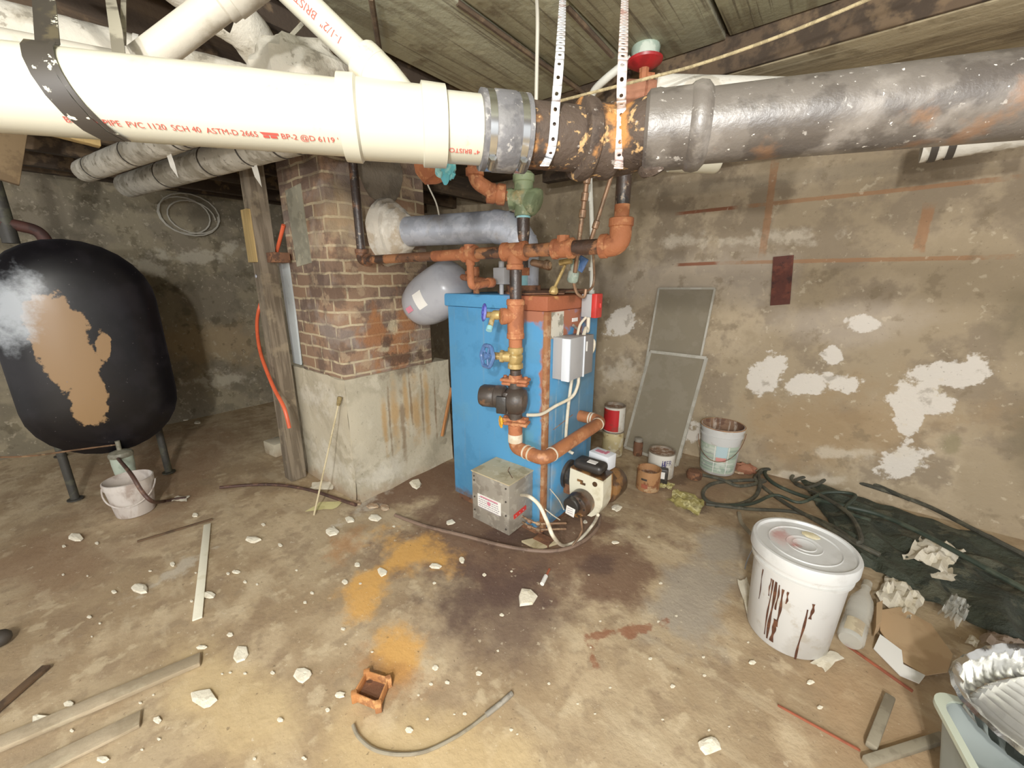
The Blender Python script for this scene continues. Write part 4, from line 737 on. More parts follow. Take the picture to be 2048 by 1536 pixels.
# black painted straps on the left
k0, k1 = along(122), along(212); pts = [at(72, -60, z=2.14), at(88, 0, s=.62), onp(k0-.012, 105, .075)]
wid = [AD*.03]*3
for i in range(9):
    t = i/8; pts.append(onp(k0+(k1-k0)*t**1.3, 85-170*t, RP+.003)); wid.append(AD*.03)
mb = MB(); mb.ribbon(pts, wid, .002); tag(mb.build('hanger_strap', 'strap_black'), 'black paint-speckled steel strap wrapped round the cream drain pipe', 'strap')
mb = MB()
q0, q1 = k0+.024, k1+.022
mb.ribbon([onp(q0+(q1-q0)*(i/8)**1.3, 60-140*i/8, RP+.0045) for i in range(9)], AD*.007, .0012); o = mb.build('hanger_strap', 'strap_black'); tag(o, 'thin second black band beside the wide speckled strap on the cream pipe', 'strap')
mb = MB(); mb.ribbon([at(215, -40, z=2.14), at(232, 60, s=.72), at(240, 128, s=.70)], AD*.02, .002); tag(mb.build('hanger_strap', 'strap_grey'), 'grey flaking strap hanging just right of the wide black strap', 'strap')
mb = MB(); mb.ribbon([at(248, -40, z=2.14), at(246, 90, s=.74)], AD*.01, .002); tag(mb.build('hanger_strap', 'strap_grey'), 'narrow pale strap hanging behind the grey flaking strap', 'strap')
# pipes above the plastic pipe, left
T = thing('plastic_branch_pipe', 'dull white plastic pipe slanting up to the ceiling at the upper left', 'pipe', at(290, 125, s=.80))
p, q = at(265, 140, s=.80), at(450, 0, s=.80); d = (q-p).normalized()
mb = MB(); mb.cyl(p-d*.02, q+d*.05, .029, 32); mb.build('pipe', 'pvc_old', T)
mb = MB(); mb.lathe([(.029, 0), (.034, .004), (.034, .022), (.037, .024), (.037, .1)], q-d*.015, d, 32); mb.build('socket', 'pvc_old', T)
mb = MB(); p2 = at(455, 15, s=.84); mb.tube(smp([p2, at(460, 35, s=.85), at(452, 60, s=.86)], 4), .008, 8); mb.build('bent_hook', 'band_black', T)
T = thing('insulated_pipe', 'thick white-painted insulated pipe behind the black strap at the far upper left', 'pipe', at(-100, 20, z=2.02))
p, q = at(-220, 0, z=2.0), at(520, 178, z=1.98); d = (q-p).normalized(); n = 60
mb = MB(); mb.tube([p+(q-p)*i/n for i in range(n+1)], .056, 24, jit=.03); mb.build('wrapping', 'wrap', T)
for t in (.35, .6):
    mb = MB(); mb.cyl(p+(q-p)*t-d*.006, p+(q-p)*t+d*.006, .0585, 24); mb.build('band', 'wrap_white', T)
mb = MB(); p, q = at(-100, 70, z=1.88), at(330, 150, z=1.86); mb.cyl(p, q, .03, 20); tag(mb.build('white_pipe', 'pvc_old'), 'thin white pipe directly above the cream drain pipe, left of the black strap', 'pipe')
T = thing('insulated_elbow', 'plaster-wrapped pipe bending down into a lumpy white elbow above the cream pipe', 'pipe', at(610, 140, z=2.0))
E_ = at(606, 165, z=1.95)
mb = MB(); mb.tube(smp([at(330, -60, z=2.13), at(430, 15, z=2.11), at(492, 60, z=2.09), at(535, 120, z=2.05), E_+V((-.03, 0, 0))], 7), .058, 22, jit=.05); mb.build('wrapping', 'wrap', T)
mb = MB(); mb.ball(E_, .125, (1.0, 1.0, .82), 30, .25, 2.4); mb.build('plaster_lump', 'wrap', T, label='lumpy plaster elbow cover')
mb = MB(); mb.tube([at(552, 105, z=2.02), at(605, 48, z=2.1)], .006, 6); mb.build('wire_tie', 'strap_grey', T)
for nm, pa, pb, pc, rr, lab, fr in (('insulated_pipe', (170, 342, 2.03), (360, 270, 2.02), (560, 190, 2.0), .060, 'banded grey insulated pipe just below the cream drain pipe, left of two', (.12, .3, .52, .56)),
                               ('insulated_pipe', (255, 372, 2.05), (545, 286, 2.03), (700, 238, 2.02), .075, 'banded grey insulated pipe reaching the wooden post, right of two', (.2, .36, .44, .55, .60, .66))):
    a, b, c = [at(x, y, z=z) for x, y, z in (pa, pb, pc)]; T = thing(nm, lab, 'pipe', a, 'banded insulated pipes')
    n = 30; ln = smp([a, b, c], 15); mb = MB(); mb.tube(ln, rr, 22, jit=.03); mb.build('wrapping', 'wrap', T)
    for t in fr:
        i = int(t*(len(ln)-1)); d = (ln[min(i+1, len(ln)-1)]-ln[i-1]).normalized(); mb = MB(); mb.lathe([(rr*1.02, -.006), (rr*1.035, -.005), (rr*1.035, .005), (rr*1.02, .006)], ln[i], d, 24); mb.build('band', 'band_black', T)
    i = int(.42*len(ln)); p = ln[i]-V((0, 0, rr))
    mb = MB(); mb.add([p+V((-.03, 0, .02)), p+V((.04, 0, .02)), p+V((.035, .01, -.04)), p+V((.03, .015, -.1)), p+V((.0, .0, -.05))], [[0, 1, 2, 4], [2, 3, 4]]); mb.build('torn_wrap_flap', 'wrap_white', T)
# white pipes behind the cast iron
T = thing('white_insulated_pipe', 'smooth white insulated pipe behind the iron pipe, with a terracotta end collar', 'pipe', HR+V((0, 0, .4)))
W0 = HR+V((0, .0, .415)); W0 = at(1287, 200, Y=HR.y+.02); WD = (at(1460, 206, s=1.30)-W0).normalized()
mb = MB(); mb.cyl(W0+WD*.03, W0+WD*.60, .072, 32); mb.build('jacket', 'wrap_white', T)
mb = MB(); mb.lathe([(.05, -.07), (.056, -.06), (.056, -.005), (.05, .0), (.056, .004), (.056, .04)], W0, WD, 28); mb.build('end_collar', 'rust_clay', T, label='terracotta end collar')
mb = MB(); p, q = at(1340, 318, s=1.15), at(1440, 322, s=1.15); d = (q-p).normalized(); mb.lathe([(.034, 0), (.034, (q-p).length-.012), (.03, (q-p).length-.004), (.02, (q-p).length)], p, d, 28); tag(mb.build('white_pipe_end', 'pvc'), 'rounded end of a white pipe peeking out under the iron pipe hub', 'pipe')
T = thing('insulated_pipe', 'white torn insulated pipe hanging behind the iron pipe at the far right', 'pipe', at(1840, 300, Y=2.5))
p, q = at(1845, 288, Y=2.68), at(2120, 240, Y=2.68); n = 26; mb = MB(); mb.tube([p+(q-p)*i/n for i in range(n+1)], .075, 20, jit=.08); mb.build('wrapping', 'wrap_white', T)
for t in (.1, .24):
    mb = MB(); d = (q-p).normalized(); mb.cyl(p+(q-p)*t-d*.012, p+(q-p)*t+d*.012, .081, 20); mb.build('band', 'band_black', T)
# red valve, rope, string, cables
T = thing('red_wheel_valve', 'red-capped valve hanging from the ceiling right of the perforated straps', 'valve', at(1290, 128, Y=1.6))
p = at(1290, 118, Y=1.6)
mb = MB(); mb.lathe([(.03, -.01), (.045, .0), (.05, .03), (.04, .06), (.02, .075)], p, n=20); mb.build('body', 'verdigris', T)
mb = MB(); mb.lathe([(.0, -.03), (.03, -.03), (.06, -.012), (.062, -.004), (.055, .0), (.0, .0)], p, n=28); mb.build('disc', 'red_valve', T, label='dark red disc')
mb = MB(); mb.lathe([(.016, -.07), (.018, -.03)], p, n=8); mb.cyl(p+V((0, 0, -.05)), p+V((.03, .02, -.055)), .012, 8); mb.tube([p+V((0, 0, -.07)), p+V((-.02, 0, -.14))], .008, 8); mb.build('stem', 'rust_pipe', T)
mb = MB(); mb.tube([p+V((0, 0, .06)), at(1280, -30, z=2.202)], .006, 8); mb.build('hanger_rod', 'band_black', T)
mb = MB(); mb.tube(smp([at(1180, 205, Y=1.62), at(1188, 182, Y=1.6), at(1215, 155, Y=1.58), at(1262, 118, Y=1.6)], 6), .014, 10); tag(mb.build('grey_conduit', 'conduit'), 'grey conduit curving from the iron hub up to the red-capped valve', 'conduit')
mb = MB(); mb.tube(smp([at(1080, 212, z=1.97), at(1290, 158, z=1.97), at(1400, 128, z=2.02), at(1560, 72, z=2.06), at(1745, -5, z=2.08), at(1860, -60, z=2.08)], 8), .0045, 8); tag(mb.build('beige_rope', 'rope'), 'thin beige rope strung under the ceiling beam at the upper right', 'rope')
mb = MB(); mb.tube(smp([at(1071, -40, z=2.202), at(1075, 30, s=1.0), at(1074, 120, s=1.0), at(1072, 222, s=1.0)], 5), .0045, 6); tag(mb.build('hanging_string', 'string_grey'), 'limp grey string hanging left of the white perforated strap', 'string')
mb = MB(); mb.tube(smp([at(845, 345, Y=1.55), at(858, 375, Y=1.55), at(872, 405, Y=1.56), at(878, 430, Y=1.57)], 5), .004, 6); mb.tube(smp([at(845, 345, Y=1.55), at(832, 300, Y=1.5), at(800, 200, Y=1.45)], 5), .004, 6); tag(mb.build('hanging_string', 'string_grey'), 'thin pale wire hanging beside the chimney down to the flue pipe', 'string')
mb = MB(); mb.ball(at(893, 332, s=1.03), .03, (.85, .7, 1.2), 18, .55, 2.5, 3); mb.tube(smp([at(880, 322, s=1.0), at(876, 345, s=.99), at(884, 350, s=.99)], 4), .008, 8); tag(mb.build('blue_tape_wad', 'aqua_rag'), 'crumpled bright aqua wad under the cream pipe end', 'rag')
mb = MB(); mb.lathe([(.02, -.03), (.05, -.02), (.055, 0), (.045, .03), (.02, .04)], at(868, 332, s=1.08), (.3, .3, -1), 12); q_ = at(868, 332, s=1.08); mb.tube(fillet([q_, at(868, 275, s=1.10), V((e3.x, e3.y, 2.06))], .04), .028, 12); tag(mb.build('rusty_flange', 'rust_pipe'), 'rust-orange flange poking out beside the aqua wad', 'pipe')
mb = MB(); mb.add([at(815, 165, s=.86), at(840, 168, s=.86), at(845, 190, s=.85), at(830, 182, s=.85), at(812, 192, s=.85)], [[0, 1, 3, 4], [1, 2, 3]]); tag(mb.build('torn_paper', 'wrap_white'), 'small torn white scrap on top of the cream pipe beside the branch', 'paper')
# ------------------------------------------------------------------ wooden post and things on it
T = thing('wooden_post', 'weathered square wooden post at the left corner of the chimney', 'post', fl(590, 962))
b = fl(590, 958); b = V((b.x-.03, b.y+.02, 0)); t = V((-2.93, 1.10, 2.15)); d = (t-b)
mb = MB(); hw = .052; c = [(-hw, -hw), (hw, -hw), (hw, hw), (-hw, hw)]
def post_pt(f, x, y): p = b+d*f; return V((p.x+x, p.y+y, p.z))
mb.add([post_pt(0, x, y) for x, y in c]+[post_pt(1, x, y) for x, y in c], [[3, 2, 1, 0], [4, 5, 6, 7]]+[[i, (i+1) % 4, 4+(i+1) % 4, 4+i] for i in range(4)]); mb.build('shaft', 'old_wood', T)
mb = MB(); z0, z1 = .70, .845; e = [(-.06, -hw-.022), (.035, -hw-.022), (.035, -hw), (-.06, -hw)]
mb.add([post_pt(z0, x, y) for x, y in e]+[post_pt(z1, x, y) for x, y in e], [[3, 2, 1, 0], [4, 5, 6, 7]]+[[i, (i+1) % 4, 4+(i+1) % 4, 4+i] for i in range(4)]); mb.build('nailed_block', 'new_wood', T, label='yellow nailed-on wood block')
mb = MB(); mb.ball(post_pt(.66, -.02, -hw-.004), .012, (1, .5, 1), 10); mb.build('nail_head', 'galv', T)
mb = MB(); a0, a1 = at(555, 508, Y=1.21), at(588, 733, Y=1.21); a1.z = .812; q_ = at(601, 730, Y=1.21); q_.z = .812; mb.prism([a0, at(575, 508, Y=1.21), q_, a1], (0, .012, 0)); tag(mb.build('white_strip', 'white_strip'), 'narrow white plastic strip standing between the wooden post and the bricks', 'strip')
mb = MB(); pts = [at(567, 450, Y=1.172), at(557, 490, Y=1.172), at(537, 560, Y=1.17), at(520, 610, Y=1.14), at(514, 650, Y=1.08), at(521, 705, Y=1.02), at(545, 770, Y=.97), at(568, 815, Y=.96), at(579, 856, Y=.96)]; mb.tube(smp(pts, 6), .0115, 10); tag(mb.build('orange_tube', 'orange_tube'), 'bright orange plastic tube hooked round the wooden post', 'tube')
mb = MB(); mb.bx(-2.80, -2.70, 1.06, 1.16, 1.50, 1.56, .004); tag(mb.build('brick_bracket', 'rust_dark'), 'dark brown bracket block on the chimney edge above the white strip', 'bracket')
mb = MB(); c = fl(548, 908); mb.box(V((c.x, c.y+.03, .055)), (.17, .12, .11), .006, rz=.1); tag(mb.build('concrete_block', 'concrete_base'), 'small pale masonry block on the floor left of the post foot', 'block')
mb = MB(); p, q = fl(628, 1030, .004), at(677, 808, Y=1.13); mb.tube([p, q], .0055, 8); o = thing('cane', 'thin pale rod with a corky tip leaning on the chimney base', 'rod', p); mb.build('shaft', 'cane', o)
mb = MB(); d = (q-p).normalized(); mb.lathe([(.009, -.01), (.012, .0), (.015, .035), (.013, .045)], q, d, 12); mb.build('tip', 'cork', o)
mb = MB(); mb.tube([at(884, 872, X=-2.17), at(903, 775, X=-2.14)], .012, 6); tag(mb.build('wooden_stick', 'stick_orange'), 'orange-brown stick leaning between chimney base and blue boiler', 'stick')
# ------------------------------------------------------------------ oil tank
TX = -3.5; TY = .262
T = thing('oil_tank', 'huge black oval oil tank with a peeling rust patch at the left', 'tank', (-4.2, TY, 0))
def obr(w, zb, zt, n=14):     # obround outline (y, z)
    r = w; o = []
    for i in range(n+1): a = math.pi*i/n; o.append((r*math.cos(a), zt-r+r*math.sin(a)))
    for i in range(n+1): a = math.pi+math.pi*i/n; o.append((r*math.cos(a), zb+r+r*math.sin(a)))
    return o
mb = MB(); lay = [(-1.45, .345, .325, 1.615), (-.02, .345, .325, 1.615), (.0, .352, .318, 1.622), (.02, .352, .318, 1.622), (.024, .338, .332, 1.608), (.05, .31, .36, 1.58), (.075, .25, .42, 1.52), (.095, .17, .52, 1.42), (.105, .08, .66, 1.26), (.108, .015, .8, 1.1)]
vs = []; 
for dx, w, zb, zt in lay: vs += [V((TX+dx, TY+y, z)) for y, z in obr(w, zb, zt)]
n = 30; fs = [[i*n+k, i*n+(k+1) % n, (i+1)*n+(k+1) % n, (i+1)*n+k] for i in range(len(lay)-1) for k in range(n)]+[list(range(n))[::-1], [(len(lay)-1)*n+k for k in range(n)]]
mb.add(vs, fs); mb.build('shell', 'tank_black', T, smooth=50)
for x, y in ((TX-.2, .5), (TX-.2, .02), (TX-1.25, .5), (TX-1.25, .02)):
    mb = MB(); mb.tube([(x, y, .45), (x+(.01), y, 0)], .022, 10); mb.cyl((x+.01, y, 0), (x+.01, y, .008), .04, 12); mb.build('leg', 'dark_pipe', T)
mb = MB(); p = at(18, 470, X=-3.75); mb.tube([V((p.x, p.y, 1.6)), V((p.x, p.y, 2.33))], .035, 12); mb.build('vent_pipe', 'dark_pipe', T)
mb = MB(); q = V((p.x, p.y, 1.66)); mb.tube(fillet([q+V((0, -.3, .06)), q+V((0, 0, .05)), q+V((0, .12, .02)), q+V((0, .14, -.06))], .05), .032, 10); mb.build('red_fitting', 'tank_dark_red', T, label='dark red pipe fitting')
mb = MB(); mb.lathe([(.02, -.08), (.02, 0), (.026, 0), (.026, .03)], V((TX-.02, TY, .34)), (0, 0, 1), 10); mb.build('outlet', 'brass', T)
# filter and small bucket below
fx = at(246, 925, X=-3.42)
T = thing('oil_filter', 'pale green oil filter canister under the black tank', 'filter', (fx.x, fx.y, .12))
mb = MB(); mb.lathe([(.03, -.075), (.052, -.065), (.056, 0), (.056, .05)], fx, n=22); mb.build('canister', 'filter_green', T)
mb = MB(); mb.lathe([(.06, .045), (.062, .06), (.055, .075), (.03, .085), (.012, .09), (.012, .15)], fx, n=22); mb.build('cap', 'filter_cap', T)
mb = MB(); p = fx+V((-.02, 0, .12)); mb.tube(smp([p, at(150, 900, X=-3.4), at(60, 912, X=-3.35), at(-40, 915, X=-3.3)], 6), .005, 6); mb.build('thin_tube', 'copper', T)
mb = MB(); mb.tube(smp([fx+V((.05, -.02, .05)), at(262, 948, s=2.22), at(284, 983, s=2.2), at(305, 1003, s=2.24), fl(325, 1003, .012), fl(352, 998, .012), fl(372, 996, .01)], 7), .010, 8); tag(mb.build('drain_hose', 'oil_hose'), 'dark hose from the oil filter across the little white bucket to the floor', 'hose')
bc = fl(262, 1030); bc = V((bc.x-.03, bc.y+.03, 0))
T = thing('small_bucket', 'small dirty white bucket on the floor under the oil filter', 'bucket', bc)
mb = MB(); mb.lathe([(.0, .004), (.088, .0), (.092, .006), (.112, .19), (.117, .19), (.119, .225), (.113, .228), (.109, .2), (.09, .012), (.0, .01)], bc, n=32, caps=False); mb.build('body', 'bucket_dirty', T)
mb = MB(); mb.tube([bc+V((.122*math.cos(a), .122*math.sin(a), .19-.09*math.sin((a+.9-.0)*1.0) if 0 else .19-.10*max(0, math.sin(a+1.9)))) for a in [-1.9+math.pi*i/18 for i in range(19)]], .004, 6); mb.build('bail_handle', 'bucket_dirty', T)
# wire coil, wood scraps near ceiling at left, wall plate
mb = MB(); c = at(378, 432, X=WX+.035); pts = []
for i in range(60):
    a = i*.32; r = .20-.03*math.sin(i*.21); pts.append(c+V((.01*math.sin(i*.5)+.012, r*1.05*math.cos(a)+.02*math.sin(i*.13), r*.85*math.sin(a)-.015*math.cos(i*.17))))
mb.tube(pts, .0065, 6); tag(mb.build('wire_coil', 'string_grey'), 'loose ring of pale wire hanging on the left wall', 'wire')
mb = MB(); p = at(22, 300, X=-3.36); mb.box(p, (.05, .085, .32), .004, rot=Matrix.Rotation(-.3, 3, 'X')); tag(mb.build('wood_scrap', 'dark_wood_tank'), 'tan wooden piece hanging above the black tank at the left edge', 'wood')
mb = MB(); p = at(105, 252, X=-2.53); mb.box(p, (.05, .26, .07), .004, rot=Matrix.Rotation(-.1, 3, 'X')); tag(mb.build('wood_scrap', 'new_wood'), 'yellowish wood end just under the cream pipe at the left', 'wood')
mb = MB(); a, b, c_, d_ = at(1547, 514, Y=WY), at(1588, 510, Y=WY), at(1580, 608, Y=WY), at(1541, 611, Y=WY); mb.prism([a+V((0, -.016, 0)), b+V((0, -.016, 0)), c_+V((0, -.016, 0)), d_+V((0, -.016, 0))], (0, .014, 0)); tag(mb.build('rusty_plate', 'rust_plate'), 'dark red-brown rusty steel plate fixed on the back wall', 'plate')
# ------------------------------------------------------------------ window screens leaning on the back wall
def screen(bl, br, tl, tr, lab, w=.022, mid=None):
    T = thing('window_screen', lab, 'screen', (bl+br)/2, 'window screens against the back wall'); nrm = (br-bl).cross(tl-bl).normalized()
    if nrm.y > 0: nrm = -nrm
    def bar(a, b, wd):
        mb = MB(); mb.ribbon([a, b], (b-a).cross(nrm).normalized()*wd, .012); return mb
    for a, b in ((bl, br), (tl, tr), (bl, tl), (br, tr)): bar(a, b, w).build('frame_bar', 'screen_frame', T)
    mb = MB(); mb.grid(lambda u, v: (bl+(br-bl)*u)*(1-v)+(tl+(tr-tl)*u)*v-nrm*.001*math.sin(u*9), 6, 12); mb.build('mesh', 'screen_mesh', T)
bl, br = fl(1250, 893, .008), fl(1353, 935, .008); bl.y = br.y = 3.0; bl = at(1250, 893, Y=3.05); br = at(1353, 935, Y=2.97); bl.z = br.z = .012
tl = at(1301, 703, Y=WY-.09); tr = at(1413, 716, Y=WY-.11)
screen(bl, br, tl, tr, 'shorter grey insect screen leaning in front of another, beside the labelled white bucket')
b2 = at(1266, 865, Y=3.13); b3 = at(1362, 905, Y=3.13); b2.z = b3.z = .012
screen(b2, b3, at(1318, 577, Y=WY-.025), at(1430, 577, Y=WY-.025), 'taller grey insect screen behind, its top standing above the shorter screen', .014)
# ------------------------------------------------------------------ cans and pots by the wall
def can(name, lab, c, r, h, m, rim='tin', inside='rust_inside', fill=.8, z=0, parts=None):
    T = thing(name, lab, 'can', (c.x, c.y, z)); o = V((c.x, c.y, z))
    mb = MB(); mb.lathe([(.0, .001), (r*.97, .0), (r, .004), (r, h-.004)], o, n=32, caps=False); mb.build('body', m, T)
    mb = MB(); mb.lathe([(r, h-.006), (r*1.03, h-.004), (r*1.03, h+.003), (r*.95, h+.003), (r*.94, h*fill)], o, n=32, caps=False); mb.build('rim', rim, T)
    mb = MB(); mb.lathe([(r*.955, h), (r*.945, h*fill), (0, h*fill)], o, n=28, caps=False); mb.build('inside', inside, T); return T, o
def patch(T, name, m, o, r, a0, a1, z0, z1, lab=None, k=8, out=.0012):
    mb = MB(); mb.grid(lambda u, v: o+V(((r+out)*math.cos(a0+(a1-a0)*u), (r+out)*math.sin(a0+(a1-a0)*u), z0+(z1-z0)*v)), k, 2); return mb.build(name, m, T, label=lab)
def facing(o): return math.atan2(-o.y, -o.x)     # angle of the side turned to the camera
cc = fl(1213, 912); cc = V((cc.x+.01, cc.y+.08, 0)); 
can('paint_can', 'stained cream paint can standing under the red and white can', cc, .085, .205, 'can_cream')
T, o = can('paint_can', 'red and white paint can stacked on the cream can', cc, .083, .21, 'can_white', z=.209, fill=.9)
f = facing(o); patch(T, 'red_label', 'can_red', o, .083, f-1.6, f+.45, .0+.01, .19, 'red label', 16)
wc = fl(1312, 957); wc = V((wc.x, wc.y+.08, 0))
T, o = can('paint_can', 'white paint can with violet drips and scrawled letters, in front of the screens', wc, .092, .19, 'can_white', fill=.94); f = facing(o)
mb = MB(); rn = random.Random(5)
def wpt(a, z): return o+V((.0935*math.cos(a), .0935*math.sin(a), z))
mb.grid(lambda u, v: wpt(f-.95+1.25*u, (.03+.045*(1-u)*v+.02*v)), 10, 2)
for a, w, z0, z1 in ((f+.12, .05, .05, .135), (f+.26, .05, .05, .15), (f+.36, .04, .06, .12)): mb.grid(lambda u, v: wpt(a-w/2*1.6+w*1.6*u, z0+(z1-z0)*v), 2, 2)
mb.build('violet_drips', 'ink_violet', T, label='violet paint drips')
vs, fs, w = text_geo('UFR'); mb = MB(); mb.add([wpt(f+.10+x/w*.75, .115+y*.055) for x, y in vs], fs); mb.build('scrawl', 'ink_violet', T, smooth=0)
rc = fl(1288, 983); rc = V((rc.x, rc.y+.065, 0))
T, o = can('paint_can', 'small rust-orange open can at the front of the group beside the burner', rc, .078, .145, 'can_rust', rim='can_rust', fill=.7); f = facing(o)
patch(T, 'red_label', 'red_rod', o, .078, f-.55, f+.0, .03, .06, 'faded red label'); patch(T, 'dark_label', 'band_black', o, .078, f-.6, f-.1, .085, .1, 'dark strip')
bk = fl(1322, 955); T = thing('black_tin', 'small black rectangular tin with a white label behind the rusty can', 'tin', V((bk.x+.02, bk.y-.09, 0)))
o = ORG[T.name]; mb = MB(); mb.box(o+V((0, 0, .06)), (.10, .05, .12), .01, rz=.25); mb.build('body', 'black_paint', T)
mb = MB(); mb.box(o+V((.006, -.0255, .075)), (.06, .004, .05), rz=.25); mb.build('label', 'paper', T)
br_ = fl(1272, 912); T = thing('glass_jar', 'narrow brown rusty jar with a grey lid left of the violet-dripped can', 'jar', V((br_.x, br_.y+.03, 0)))
o = ORG[T.name]; mb = MB(); mb.lathe([(.0, 0), (.035, 0), (.037, .01), (.037, .11), (.03, .125)], o, n=18); mb.build('body', 'rust_dark', T); mb = MB(); mb.lathe([(.032, .122), (.032, .145), (.028, .148), (0, .148)], o, n=18); mb.build('lid', 'galv_box', T)
mb = MB(); c = fl(1388, 955); mb.lathe([(.05, 0), (.055, .03), (.045, .055), (.0, .06)], c, n=16); tag(mb.build('muddy_lump', 'rust_dark'), 'dark muddy lump on the floor left of the labelled white bucket', 'lump')
# labelled white bucket
bc = fl(1440, 938); bc = V((bc.x-.02, 3.12, 0)); o = bc
T = thing('paint_bucket', 'open white bucket with a green printed label and rust inside, against the back wall', 'bucket', bc)
rb, rt_, hb = .118, .143, .36
mb = MB(); mb.lathe([(.0, .004), (rb-.004, .0), (rb, .006), (rt_-.006, hb-.075), (rt_+.001, hb-.073), (rt_+.002, hb-.06), (rt_-.004, hb-.058), (rt_-.002, hb-.03), (rt_+.004, hb-.028), (rt_+.005, hb), (rt_-.003, hb+.003)], o, n=40, caps=False); mb.build('body', 'bucket_white', T)
mb = MB(); mb.lathe([(rt_-.002, hb+.002), (rt_-.006, hb-.05), (rb-.0, .06), (0, .06)], o, n=40, caps=False); mb.build('inside', 'rust_inside', T, label='rust-streaked inside')
mb = MB(); mb.tube([o+V((math.cos(a)*(rt_+.004), math.sin(a)*(rt_+.004), hb)) for a in [i*2*math.pi/40 for i in range(40)]], .004, 6, closed=True); mb.build('rim', 'can_rust', T)
f = facing(o)
def lp(name, m, a0, a1, z0, z1, lab=None, out=.0014):
    mb = MB(); mb.grid(lambda u, v: (lambda z: o+V(((rb+(rt_-.006-rb)*z/(hb-.075)+out)*math.cos(f+a0+(a1-a0)*u), (rb+(rt_-.006-rb)*z/(hb-.075)+out)*math.sin(f+a0+(a1-a0)*u), z)))(z0+(z1-z0)*v), 10, 2); return mb.build(name, m, T, label=lab)
lp('label', 'label_green', -1.25, 1.1, .02, .235, 'green printed label'); lp('label_panel', 'label_blue', -.15, .42, .15, .235, out=.0022); lp('label_panel', 'label_pink', -.12, .4, .118, .148, 'pink label panel', .0026)
for k in range(4): lp('printed_lines', 'print_dark', -1.0, -.25, .06+.035*k, .064+.035*k, out=.002)
lp('label_stripe', 'paper', -.22, -.18, .02, .235, out=.0022); lp('label_stripe', 'paper', .46, .5, .02, .235, out=.0022); lp('label_stripe', 'paper', -.9, .9, .1, .104, out=.0024)
mb = MB(); mb.tube([o+V(((rt_+.012)*math.cos(f+a), (rt_+.012)*math.sin(f+a), hb-.065-.17*math.sin((a+1.45)/2.9*math.pi)+.02*a)) for a in [-1.45+2.9*i/20 for i in range(21)]], .0026, 6); mb.build('bail_handle', 'rust_dark', T)
mb = MB(); q = fl(1470, 945); mb.ball(q+V((.06, .05, .03)), .055, (1.3, .9, .7), 14, .5, 3, 2); tag(mb.build('broken_brick', 'rust_clay'), 'reddish chunk of broken brick at the right foot of the labelled bucket', 'brick')
# ------------------------------------------------------------------ big lidded bucket in front
bc = V((.062, 1.735, 0)); o = bc
T = thing('lidded_bucket', 'large white lidded bucket with brown drips on its side in the right foreground', 'bucket', bc)
rb, rt_, hb = .140, .163, .412
mb = MB(); mb.lathe([(.0, .006), (rb-.006, .0), (rb, .008), (rt_-.008, hb-.085), (rt_+.002, hb-.083), (rt_+.003, hb-.072), (rt_-.006, hb-.07), (rt_-.004, hb-.05), (rt_+.004, hb-.048), (rt_+.004, hb-.02)], o, n=56); mb.build('body', 'bucket_white', T)
mb = MB(); mb.lathe([(rt_+.004, hb-.042), (rt_+.012, hb-.04), (rt_+.012, hb-.004), (rt_+.008, hb+.003), (rt_-.002, hb+.004), (rt_-.007, hb-.006), (.12, hb-.007), (.118, hb-.003), (.114, hb-.007), (.06, hb-.007), (.058, hb-.0045), (.054, hb-.007), (.04, hb-.007), (.038, hb-.0045), (.034, hb-.007), (.0, hb-.007)], o, n=64, caps=False)
L = mb.build('lid', 'lid_white', T)
mb = MB(); p = o+V((.03, .07, hb-.007)); p = at(1622, 1071, z=hb-.002); mb.ball(p, .024, (1.25, .95, .16), 18, .25, 3); mb.build('dried_blob', 'cream_blob', L, label='cream dried blob on the lid')
f = facing(o); rn = random.Random(11)
for a, z0, z1, w in ((-.75, .17, .31, .004), (-.50, .22, .30, .004), (-.45, .04, .30, .005), (-.37, .03, .30, .008), (-.29, .18, .295, .005), (-.25, .03, .14, .011), (-.20, .11, .285, .007), (-.10, .23, .285, .005), (.33, .0, .24, .006), (.42, .20, .27, .008)):
    mb = MB(); R = lambda z: rb+(rt_-.008-rb)*z/(hb-.085)+.0012
    mb.grid(lambda u, v: (lambda z, q: o+V((R(z)*math.cos(q), R(z)*math.sin(q), z)))(z0+(z1-z0)*v, f+a+(w*(1+.35*math.sin(v*11+a*20))/rb)*(u-.5)+.008*math.sin(v*7+a*9)), 2, 14); mb.build('brown_drip', 'bucket_drip', T)
mb = MB(); mb.tube([o+V(((rt_+.012)*math.cos(f+a), (rt_+.012)*math.sin(f+a), hb-.075-.14*math.sin((a+2.3)/2.6*math.pi))) for a in [-2.3+2.6*i/24 for i in range(25)]][:9], .0025, 6); mb.build('bail_handle', 'steel', T)
